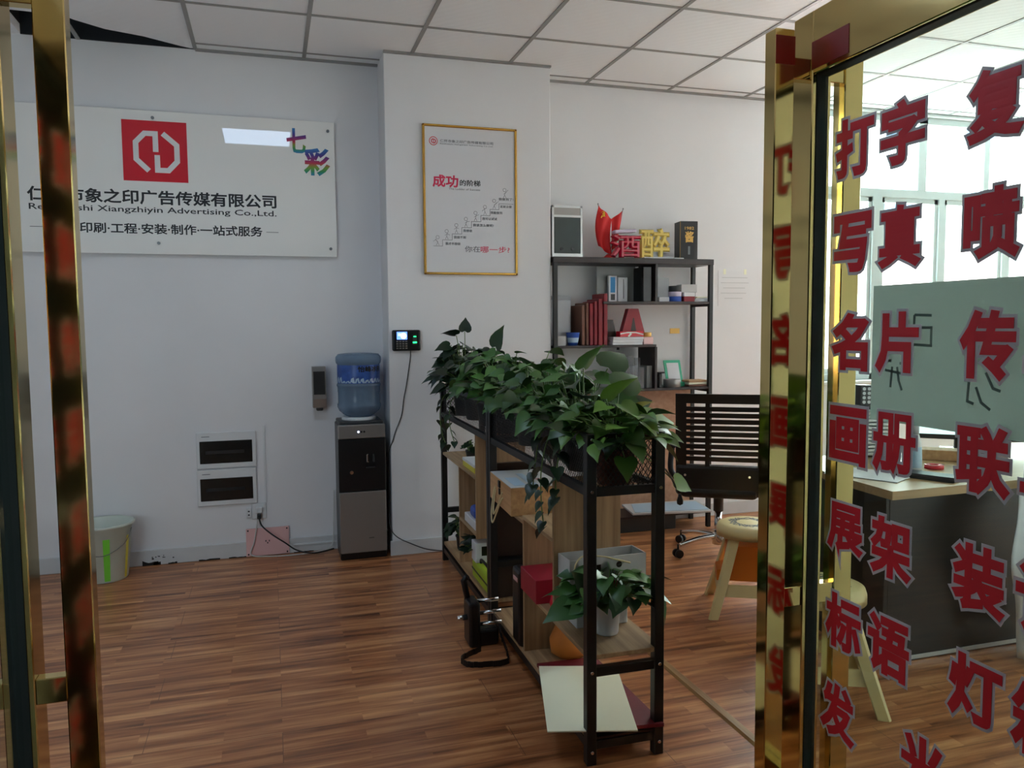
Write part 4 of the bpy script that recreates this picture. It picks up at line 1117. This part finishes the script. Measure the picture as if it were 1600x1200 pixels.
# far basket
plant('pothos at the near end of the far basket', PLOC(.135, 1.38, BZ), 42, .20, .28, .10, seed=15, droop=.25)
plant('pothos with one upright pale leaf in the middle of the far basket', PLOC(.135, 1.68, BZ), 40, .20, .28, .105, seed=16, lm='leaf', extra=((.03, 0, .40, .1, -.3, .8, .12),), droop=.25)
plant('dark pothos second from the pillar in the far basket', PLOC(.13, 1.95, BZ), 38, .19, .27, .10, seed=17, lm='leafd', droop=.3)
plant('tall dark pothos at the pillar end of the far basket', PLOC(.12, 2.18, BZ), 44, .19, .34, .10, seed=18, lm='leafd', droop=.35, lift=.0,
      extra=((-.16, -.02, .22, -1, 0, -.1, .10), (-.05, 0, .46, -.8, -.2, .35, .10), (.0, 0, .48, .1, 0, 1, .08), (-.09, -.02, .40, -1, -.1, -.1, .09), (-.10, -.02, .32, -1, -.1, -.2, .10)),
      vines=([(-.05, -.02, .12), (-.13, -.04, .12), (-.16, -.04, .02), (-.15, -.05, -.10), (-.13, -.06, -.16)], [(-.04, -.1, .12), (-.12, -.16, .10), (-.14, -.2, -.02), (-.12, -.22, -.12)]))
# on the shelves
plant('small pothos in a white pot on the front shelf of the near planter rack', PLOC(.137, .165, .3605), 40, .15, .13, .085, pr=.048, ph=.105, potm='wpot', seed=21, droop=.15,
      extra=((.14, .0, .17, 1, .1, .1, .10), (.17, -.05, .11, .5, -.2, -1, .085), (-.13, -.05, .12, -1, -.2, -.1, .12), (-.08, -.02, .16, -.4, -.3, .6, .09)))
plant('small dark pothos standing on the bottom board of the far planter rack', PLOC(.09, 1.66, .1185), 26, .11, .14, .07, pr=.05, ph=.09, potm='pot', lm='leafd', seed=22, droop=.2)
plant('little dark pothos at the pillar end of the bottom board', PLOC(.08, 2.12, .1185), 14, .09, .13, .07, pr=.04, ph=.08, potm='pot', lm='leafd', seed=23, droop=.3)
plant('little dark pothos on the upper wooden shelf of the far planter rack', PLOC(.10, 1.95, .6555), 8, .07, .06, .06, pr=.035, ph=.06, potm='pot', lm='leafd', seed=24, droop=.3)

# ---------------------------------------------------------------- things kept in the planter racks
def put(name, label, cat, a, b_, z, rz=0.0, group=None):
    return thing(name, label, cat, PLOC(a, b_, z), PYAW + R(rz), group)
t = put('wooden_box', 'pine box with a black clasp and rope handle, a printed sheet on its lid', 'box', .08, .955, .6275, -2)
b = bm_(); box(b, -.095, .155, -.19, .19, 0, .116, bev=.002); obj('box_body', b, 'pine', t)
b = bm_(); box(b, -.094, .154, -.189, .189, .1165, .1175); lid = obj('printed_sheet', b, 'gcard', t)
b = bm_(); box(b, -.07, -.02, -.15, .02, .1174, .1182); box(b, .0, .03, -.17, .1, .1174, .1182); obj('faint_print', b, 'foam', lid)
b = bm_(); box(b, .05, .09, -.1, -.02, .1174, .1182); obj('pink_print', b, 'pink', lid)
b = bm_(); box(b, -.102, -.094, -.012, .014, .082, .112, bev=.002); box(b, -.101, -.094, -.008, .010, .052, .078, bev=.002); obj('clasp', b, 'black', t)
b = bm_()
tube(b, spline([(-.096, .085, .07), (-.104, .09, .03), (-.115, .08, -.04), (-.118, .05, -.08), (-.112, .0, -.03), (-.104, -.05, .035), (-.096, -.06, .05)]), .0035)
tube(b, spline([(-.096, .075, .06), (-.106, .07, .0), (-.115, .04, -.04), (-.108, -.0, .0), (-.098, -.05, .07)]), .0035)
obj('rope_handle', b, 'rope', t)
t = put('picture_panel', 'dark brown framed panel standing upright under the pine box', 'panel', .0, 1.272, .1185)
b = bm_(); box(b, .028, .238, -.012, .012, 0, .64, bev=.002); o = obj('board', b, 'brown', t)
b = bm_(); cyl(b, (.18, -.011, .16), (.18, -.018, .16), .006, .005, 12); obj('screw', b, 'chrome', t)
t = put('lever_case', 'dark red paperboard box on the middle shelf of the near planter rack', 'box', .12, .575, .3605)
b = bm_(); box(b, -.13, .11, -.09, .105, 0, .090, bev=.002); obj('box_body', b, 'redbox', t)
t = put('red_pouch', 'small crumpled red pouch beside the dark red box', 'pouch', .06, .43, .3605)
b = bm_(); lathe(b, [(0, 0), (.03, .0), (.036, .02), (.028, .05), (.0, .058)], n=10); obj('pouch', b, 'signred', t)
t = put('cardboard_box', 'closed light grey cardboard box standing on the front shelf by the divider', 'box', .135, .272, .3605)
b = bm_(); box(b, -.085, .105, -.05, .055, 0, .125, bev=.002); obj('box_body', b, 'gcard', t)
b = bm_(); box(b, -.03, .06, -.0508, -.0498, .03, .034); box(b, -.02, .05, -.0508, -.0498, .02, .023); obj('faint_print', b, 'greyink', t)
t = put('cardboard_box', 'red flat box lying on top of the closed grey box', 'box', .13, .272, .4860)
b = bm_(); box(b, -.09, .10, -.052, .052, 0, .03, bev=.002); obj('box_body', b, 'redbox', t)
t = put('open_box', 'open grey cardboard tray with loose cables resting on the boxes', 'box', .165, .272, .5165, 3)
b = bm_(); x0, x1, y0, y1, hh, th = -.145, .145, -.052, .052, .085, .004
for d in ((x0, x1, y0, y1, 0, th), (x0, x1, y0, y0 + th, 0, hh), (x0, x1, y1 - th, y1, 0, hh), (x0, x0 + th, y0, y1, 0, hh), (x1 - th, x1, y0, y1, 0, hh)): box(b, *d)
obj('tray', b, 'gcard', t)
b = bm_(); prism(b, [(-.10, .012), (-.03, .012), (-.03, .062), (-.10, .062)], wallM(0, y0 - .0002, 0), .0006); obj('dark_window', b, 'brown', t)
b = bm_(); cyl(b, (.04, y0 + .001, .055), (.04, y0 - .0006, .055), .011, .011, 16); obj('round_hole', b, 'brown', t)
b = bm_(); tube(b, spline([(-.12, -.062, .03), (-.125, -.065, .07), (-.09, -.05, .095), (-.02, -.05, .088), (.03, -.058, .075), (.08, -.06, .06)]), .003); tag(obj('cable', b, 'rope', None, t.location, (0, 0, PYAW)), 'pale yellow cable hanging over the edge of the open grey tray', 'cable')
b = bm_()
pts = [(.055, 0), (.075, .02), (.085, .07), (.07, .12), (.045, .15), (.02, .165)]
lathe(b, [(0, 0)] + pts + [(0, .168)], n=12)
for v in b.verts: v.co.x *= 1 + .12 * math.sin(v.co.z * 40); v.co.y *= .8
o = obj('orange_bag', b, 'orangep', None, PLOC(.17, .60, .0985)); tag(o, 'crumpled orange bag on the bottom board under the front shelf', 'bag')
# white and maroon boards lying in the bottom of the near rack
t = put('red_folder', 'large dark maroon folder lying in the bottom of the near planter rack', 'folder', .0, 0, .0985)
b = bm_(); prism(b, [(.02, .02), (.262, -.012), (.245, .53), (.01, .54)], Matrix.Identity(4), .012); obj('cover', b, 'maroon', t)
t = put('card_sheet', 'large cream sheet of card sticking out of the bottom of the near planter rack', 'card', .0, 0, .1110)
b = bm_(); prism(b, [(-.118, .042), (.158, -.036), (.286, .42), (.006, .505)], Matrix.Identity(4), .004)
obj('sheet', b, 'cream', t)
# far rack
t = put('yellow_box', 'yellow and white box on the upper wooden shelf of the far planter rack', 'box', .07, 1.70, .6555)
b = bm_(); box(b, -.05, .10, -.13, .13, 0, .028, bev=.002); obj('yellow_body', b, 'yellow', t)
b = bm_(); box(b, -.052, .102, -.132, .132, .0285, .045, bev=.002); obj('white_lid', b, 'paper', t)
t = put('paper_stack', 'pile of white papers on the lower wooden shelf of the far planter rack', 'paper', .10, 1.67, .3705)
b = bm_(); box(b, -.085, .06, -.13, .11, 0, .045, bev=.003); obj('paper_block', b, 'paper', t)
t = put('blue_pouch', 'dark blue pouch on the white papers in the far planter rack', 'pouch', .07, 1.63, .4162)
b = bm_(); box(b, -.05, .05, -.06, .06, 0, .06, bev=.02, seg=2); obj('pouch', b, 'blue', t)
t = put('tool_case', 'lime green tool case lying on the bottom board of the far planter rack', 'tool case', .085, 1.42, .1185)
b = bm_(); box(b, -.07, .085, -.12, .20, 0, .095, bev=.012, seg=2); obj('case', b, 'lime', t)
b = bm_(); box(b, -.072, .087, -.122, .202, .042, .052, bev=.002); obj('black_seam', b, 'black', t)
b = bm_(); tube(b, spline([(-.05, -.06, .092), (-.05, -.05, .115), (-.05, .08, .115), (-.05, .09, .092)]), .007); obj('handle', b, 'black', t)
t = put('white_carton', 'white carton with a black square standing on the lime green case', 'box', .06, 1.56, .2140)
b = bm_(); box(b, -.05, .06, -.045, .045, 0, .10, bev=.002); obj('box_body', b, 'paper', t)
b = bm_(); box(b, -.02, .03, -.0465, -.0448, .035, .082); obj('black_square', b, 'black', t)
t = put('hard_case', 'narrow black hard case standing on end on the bottom board of the near planter rack', 'case', .10, .775, .0985)
b = bm_(); box(b, -.105, .12, -.055, .05, 0, .315, bev=.014, seg=2); obj('case', b, 'black', t)
b = bm_(); box(b, -.1075, -.104, -.035, .02, .265, .282, bev=.001); obj('pink_tag', b, 'pink', t)
t = put('camera_stabiliser', 'black camera stabiliser with chrome rods lying beside the tool case', 'stabiliser', -.045, 1.06, 0)
b = bm_()
for y, z in ((-.03, .115), (.02, .20), (-.02, .16)): cyl(b, (-.07, y, z - .02), (.04, y - .05, z), .009, .009, 14)
obj('chrome_rod', b, 'chrome', t)
b = bm_(); box(b, -.10, -.05, -.06, .06, .0, .20, bev=.012, seg=2); box(b, -.06, .035, -.05, .04, .0, .075, bev=.012, seg=2); tube(b, [(-.085, .03, .18), (-.10, .05, .27), (-.085, .04, .29)], .014, 10); obj('body', b, 'black', t)
b = bm_(); cyl(b, (-.10, -.01, .125), (-.145, -.015, .125), .013, .011, 16); obj('knob', b, 'chrome', t)
b = bm_(); P = spline([(-.06, -.10, .012), (-.16, -.17, .012), (-.14, -.24, .012), (.0, -.26, .012), (.03, -.20, .012), (.03, -.12, .05), (.03, -.07, .09)])
for p, q in zip(P, P[1:]):
    d = (q - p).normalized(); 
    vs = [p + Vector((0, 0, -.011)), q + Vector((0, 0, -.011)), q + Vector((0, 0, .013)), p + Vector((0, 0, .013))]
    b.faces.new([b.verts.new(v) for v in vs])
s_ = obj('carry_strap', b, 'black', t); sm = s_.modifiers.new('thickness', 'SOLIDIFY'); sm.thickness = .003

# ---------------------------------------------------------------- office chair seen from behind
ca = math.atan2(-2.583, 4.162)
t = thing('office_chair', 'black office chair with a slatted back and chrome foot by the rack', 'chair', (2.583, 4.162, 0), ca)
def seat_y(z): return -.235 - .10 * max(0, z - .45) / .5
bw, zb0, zb1 = .245, .47, 1.0
b = bm_()
def backpt(x, z, dy=0): return Vector((x, -.225 - .09 * (z - .45) / .5 + .16 * x * x * 4 * .25 + dy, z))
def slab(bm, x0, x1, z0, z1, th=.022, nx=6):
    for i in range(nx):
        xa, xb = x0 + (x1 - x0) * i / nx, x0 + (x1 - x0) * (i + 1) / nx
        A = [backpt(xa, z0), backpt(xb, z0), backpt(xb, z1), backpt(xa, z1)]
        Bk = [v + Vector((0, th, 0)) for v in A]
        va = [bm.verts.new(v) for v in A]; vb = [bm.verts.new(v) for v in Bk]
        bm.faces.new(va); bm.faces.new(vb[::-1])
        for q in range(4): bm.faces.new((va[q], vb[q], vb[(q + 1) % 4], va[(q + 1) % 4]))
zz0, zz1 = .575, .945
slab(b, -bw, bw, zz1, 1.0); slab(b, -bw, bw, zb0, zz0); slab(b, -bw, -bw + .062, zz0, zz1, nx=1); slab(b, bw - .03, bw, zz0, zz1, nx=1); slab(b, -.078, -.052, zz0, zz1, .03, 1)
bmesh.ops.remove_doubles(b, verts=b.verts, dist=1e-4)
obj('backrest_frame', b, 'black', t)
n = 10; pitch = (zz1 - zz0) / n
for k in range(n - 1):
    z = zz0 + pitch * (k + .78)
    b = bm_(); slab(b, -bw + .06, bw - .028, z, z + pitch * .72, .012); obj('slat', b, 'black', t)
b = bm_(); box(b, -.245, .245, -.22, .25, .435, .505, bev=.03, seg=3); obj('seat', b, 'fabric', t)
b = bm_(); box(b, -.22, .22, -.26, .16, .385, .45, bev=.03, seg=3); box(b, -.245, .245, -.25, -.19, .40, .58, bev=.02, seg=2); obj('seat_shell', b, 'black', t)
b = bm_()
for x in (-.19, .17): cyl(b, (x, -.25, .52), (x, -.256, .52), .008, .007, 12)
obj('screw', b, 'chrome', t)
b = bm_(); tube(b, spline([(-.24, .0, .44), (-.285, .0, .50), (-.285, .02, .60), (-.275, .0, .66)]), .018, 10); box(b, -.305, -.25, -.14, .12, .655, .68, bev=.01, seg=2); obj('armrest', b, 'black', t)
b = bm_(); tube(b, spline([(.24, .0, .44), (.285, .0, .50), (.285, .02, .60), (.275, .0, .66)]), .018, 10); box(b, .25, .305, -.14, .12, .655, .68, bev=.01, seg=2); obj('armrest', b, 'black', t)
b = bm_(); tube(b, [(-.10, -.05, .40), (-.215, -.07, .395), (-.225, -.075, .37)], .006, 8); lathe(b, [(0, -.075), (.018, -.065), (.020, -.045), (.007, 0), (0, .005)], -.226, -.076, 12, 0, .372); obj('lever', b, 'black', t)
b = bm_(); cyl(b, (0, 0, .26), (0, 0, .40), .030, .030, 20); obj('gas_spring_cover', b, 'black', t)
b = bm_(); cyl(b, (0, 0, .06), (0, 0, .28), .022, .022, 20); lathe(b, [(.0, .055), (.035, .055), (.038, .12), (.03, .14), (0, .14)], n=20); obj('gas_spring', b, 'chrome', t)
for k in range(5):
    a = R(40 + 72 * k) - ca
    dx, dy = math.cos(a), math.sin(a)
    b = bm_(); tube(b, spline([(.03 * dx, .03 * dy, .105), (.15 * dx, .15 * dy, .10), (.275 * dx, .275 * dy, .075)]), .018, 10, r1=.012); lg = obj('foot_arm', b, 'chrome', t)
    cx, cy = .285 * dx, .285 * dy
    b = bm_(); cyl(b, (cx, cy, .045), (cx, cy, .082), .006, .006, 8)
    for s in (-1, 1):
        cyl(b, (cx - dy * s * .008, cy + dx * s * .008, .026), (cx - dy * s * .026, cy + dx * s * .026, .026), .026, .024, 16)
    obj('caster', b, 'black', lg)

# ---------------------------------------------------------------- plastic stools
def stool(label, loc, rz, hh=.43):
    t = thing('plastic_stool', label, 'stool', loc, rz)
    b = bm_(); lathe(b, [(0, hh - .012), (.10, hh - .012), (.132, hh - .03), (.145, hh - .055), (.15, hh - .06), (.15, hh - .03), (.143, hh - .008), (.125, hh), (0, hh)], n=40); s = obj('seat', b, 'stool', t)
    b = bm_(); random.seed(7)
    for k in range(9):
        a = k * .7; rr = .075
        stroke(b, [(rr * math.cos(a + q * .45) * (1 + .28 * math.sin(q * 2.1 + k)), rr * math.sin(a + q * .45) * (1 + .28 * math.sin(q * 2.1 + k))) for q in range(7)], .005, Matrix.Translation((0, 0, hh + .0002)), .0006)
    obj('seat_pattern', b, 'greyink', s)
    for k in range(4):
        a = R(90 * k)
        b = bm_()
        ra, rb = .118, .262
        ca_, sa_ = math.cos(a), math.sin(a); tx, ty = -sa_, ca_
        rows = []
        for i in range(7):
            u = i / 6; r_ = ra + (rb - ra) * (u ** 1.1); z = (hh - .045) * (1 - u); w = .034 - .006 * u; th = .018
            rows.append([b.verts.new((r_ * ca_ + tx * s_ * w + ca_ * q, r_ * sa_ + ty * s_ * w + sa_ * q, z)) for s_, q in ((-1, -.022), (-.25, th * .4), (.25, th * .4), (1, -.022), (.85, -.030), (0, -.006), (-.85, -.030))])
        for A, B in zip(rows, rows[1:]):
            for j in range(7): b.faces.new((A[j], A[(j + 1) % 7], B[(j + 1) % 7], B[j]))
        b.faces.new(rows[0][::-1]); b.faces.new(rows[-1])
        obj('leg', b, 'stool', t)
        a1 = a + math.pi / 2
        def on(an, z): q = .118 + .144 * ((1 - z / (hh - .045)) ** 1.1) - .012; return Vector((q * math.cos(an), q * math.sin(an), z))
        b = bm_(); P0, P1, P2, P3 = on(a, .10), on(a1, .10), on(a1, .155), on(a, .155)
        inn = (P0 + P1) / 2; inn = Vector((-inn.x, -inn.y, 0)).normalized() * .008
        va = [b.verts.new(v) for v in (P0, P1, P2, P3)]; vb = [b.verts.new(v + inn) for v in (P0, P1, P2, P3)]
        b.faces.new(va); b.faces.new(vb[::-1])
        for j in range(4): b.faces.new((va[j], vb[j], vb[(j + 1) % 4], va[(j + 1) % 4]))
        obj('brace', b, 'stool', t)
    return t
stool('cream plastic stool beside the right door pull, an orange box under its seat', (2.205, 3.285, 0), R(17))
stool('cream plastic stool behind the right glass door in front of the desk', (1.955, 2.42, 0), R(19))
t = thing('orange_box', 'orange plastic box resting on the braces under the seat of the cream stool', 'box', (2.205, 3.285, .1555), R(-28))
b = bm_(); prism(b, [(-.150, .0), (.150, 0), (.150, .03), (.105, .035), (.105, .17), (-.105, .17), (-.105, .06), (-.150, .05)], M4(0, .07, 0, (1, 0, 0), (0, 0, 1), (0, -1, 0)), .14); obj('box_body', b, 'orange', t)

# ---------------------------------------------------------------- desk behind the glass and what lies on it
t = thing('desk', 'long desk with a beech top and a black front panel behind the right glass door', 'desk', (2.27, 2.43, 0))
b = bm_(); prism(b, [(0, 0), (2.4, .06), (2.4, .78), (.15, .78), (.02, .40)], Matrix.Translation((0, 0, .715)), .034); obj('desktop', b, 'deskt', t)
b = bm_(); box(b, .10, 2.34, .12, .14, .0, .714, bev=.002); obj('front_panel', b, 'deskf', t)
b = bm_(); box(b, .08, .10, .12, .74, .0, .714, bev=.002); obj('side_panel', b, 'deskf', t)
b = bm_(); box(b, .105, 2.34, .1175, .121, .005, .022); obj('silver_edge_strip', b, 'silver', t)
DZ = .7495
b = bm_(); box(b, -.11, .11, -.15, .15, 0, .004, bev=.001); tag(obj('paper_sheets', b, 'paper', None, (2.43, 2.735, DZ), (0, 0, R(28))), 'white sheets of paper lying on the left corner of the desk', 'paper')
t = thing('keyboard', 'slim black keyboard on the front edge of the desk', 'keyboard', (2.60, 2.60, DZ), R(-62))
b = bm_(); box(b, -.12, .12, -.05, .05, 0, .018, bev=.004); obj('base', b, 'black', t)
b = bm_(); box(b, -.115, .115, -.045, .045, .0175, .021, bev=.001); obj('keys', b, 'dkgrey', t)
t = thing('spray_bottle', 'tall translucent white bottle with a cap standing on the desk', 'bottle', (2.665, 2.735, DZ))
b = bm_(); lathe(b, [(0, 0), (.028, 0), (.032, .006), (.026, .13), (.020, .15), (.016, .165), (0, .165)], n=24); obj('bottle', b, 'plast', t)
b = bm_(); lathe(b, [(0, .165), (.017, .165), (.017, .205), (.012, .21), (0, .21)], n=20); obj('cap', b, 'gcard', t)
b = bm_(); lathe(b, [(.031, .02), (.0275, .11), (.0285, .11), (.032, .02)], n=24, close=False); obj('label_band', b, 'foam', t)
t = thing('red_piece', 'small red plastic item lying on the desk behind the keyboard', 'tape', (2.80, 2.76, DZ))
b = bm_(); lathe(b, [(.018, 0), (.04, 0), (.04, .018), (.018, .018), (.018, 0)], n=20, close=False); obj('ring', b, 'signred', t)
t = thing('green_pad', 'bright green notepad beside the white papers on the desk', 'notepad', (2.52, 2.97, DZ), R(20))
b = bm_(); box(b, -.07, .07, -.04, .04, 0, .018, bev=.002); obj('pad', b, 'green', t)
t = thing('monitor', 'monitor with a lit pale screen on the desk', 'monitor', (3.30, 3.06, DZ), R(-40))
b = bm_(); box(b, -.26, .26, 0, .03, .06, .42, bev=.005); obj('case', b, 'black', t)
b = bm_(); box(b, -.25, .25, -.002, .001, .085, .41); s = obj('screen', b, 'scrwhite', t)
b = bm_(); box(b, -.05, .05, .01, .04, 0.01, .08); box(b, -.11, .11, -.05, .10, 0, .012, bev=.004); obj('stand', b, 'black', t)
t = thing('wood_tray', 'low wooden organiser under the monitor on the desk', 'organiser', (3.08, 2.88, DZ), R(-40))
b = bm_(); box(b, -.18, .18, -.05, .05, 0, .05, bev=.003); obj('tray', b, 'pine', t)
t = thing('pen_cup', 'small grey pen cup on the desk behind the red lettering', 'cup', (2.965, 2.70, DZ))
b = bm_(); lathe(b, [(0, .002), (.03, 0), (.038, .09), (.036, .09), (.028, .005), (0, .005)], n=24); obj('cup', b, 'dkgrey', t)
t = thing('file_tray', 'ribbed white file tray tower at the far left end of the desk', 'file tray', (2.76, 3.13, DZ), R(-14))
b = bm_()
for k in range(12): box(b, -.07, .12, -.06, .06, .012 + k * .018, .024 + k * .018, bev=.002)
box(b, -.07, .12, .05, .06, 0, .23)
obj('tray', b, 'plast', t)
b = bm_(); box(b, -.078, .128, -.065, .065, .235, .255, bev=.003); obj('dark_top', b, 'dkgrey', t)
t = thing('teal_box', 'teal plastic box on the file tray tower', 'box', (2.80, 3.13, DZ + .2555), R(-14))
b = bm_(); box(b, -.045, .08, -.05, .05, 0, .085, bev=.004); obj('box_body', b, 'teal', t)
t = thing('pen_holder', 'dark perforated holder on the left end of the file tray tower', 'holder', (2.715, 3.115, DZ + .2555), R(-14))
b = bm_(); box(b, -.028, .028, -.04, .04, 0, .095, bev=.003); obj('holder', b, 'dkgrey', t)
b = bm_()
for i in range(2):
    for j in range(4): cyl(b, (-.012 + .024 * i, -.0395, .015 + .021 * j), (-.012 + .024 * i, -.0412, .015 + .021 * j), .008, .008, 12)
obj('hole', b, 'paper', t)

# white cloth hanging at the front of the desk
b = bm_(); g = []
nu, nv = 14, 18
for i in range(nu + 1):
    row = []
    for j in range(nv + 1):
        u, v = i / nu, j / nv
        z = .762 - v * .74
        left = 2.83 - .075 * math.exp(-((v - .42) / .22) ** 2) + .06 * v * v
        x = left + u * (.34 - .08 * v)
        y = 2.375 + .018 * math.sin(u * 17 + v * 2) * (.4 + v) - .05 * math.exp(-((v - .42) / .3) ** 2)
        row.append(b.verts.new((x, y, z)))
    g.append(row)
for i in range(nu):
    for j in range(nv): b.faces.new((g[i][j], g[i + 1][j], g[i + 1][j + 1], g[i][j + 1])).smooth = True
o = obj('hanging_cloth', b, 'cloth'); tag(o, 'white cloth hanging over the front edge of the desk', 'cloth')
sm = o.modifiers.new('thickness', 'SOLIDIFY'); sm.thickness = .003
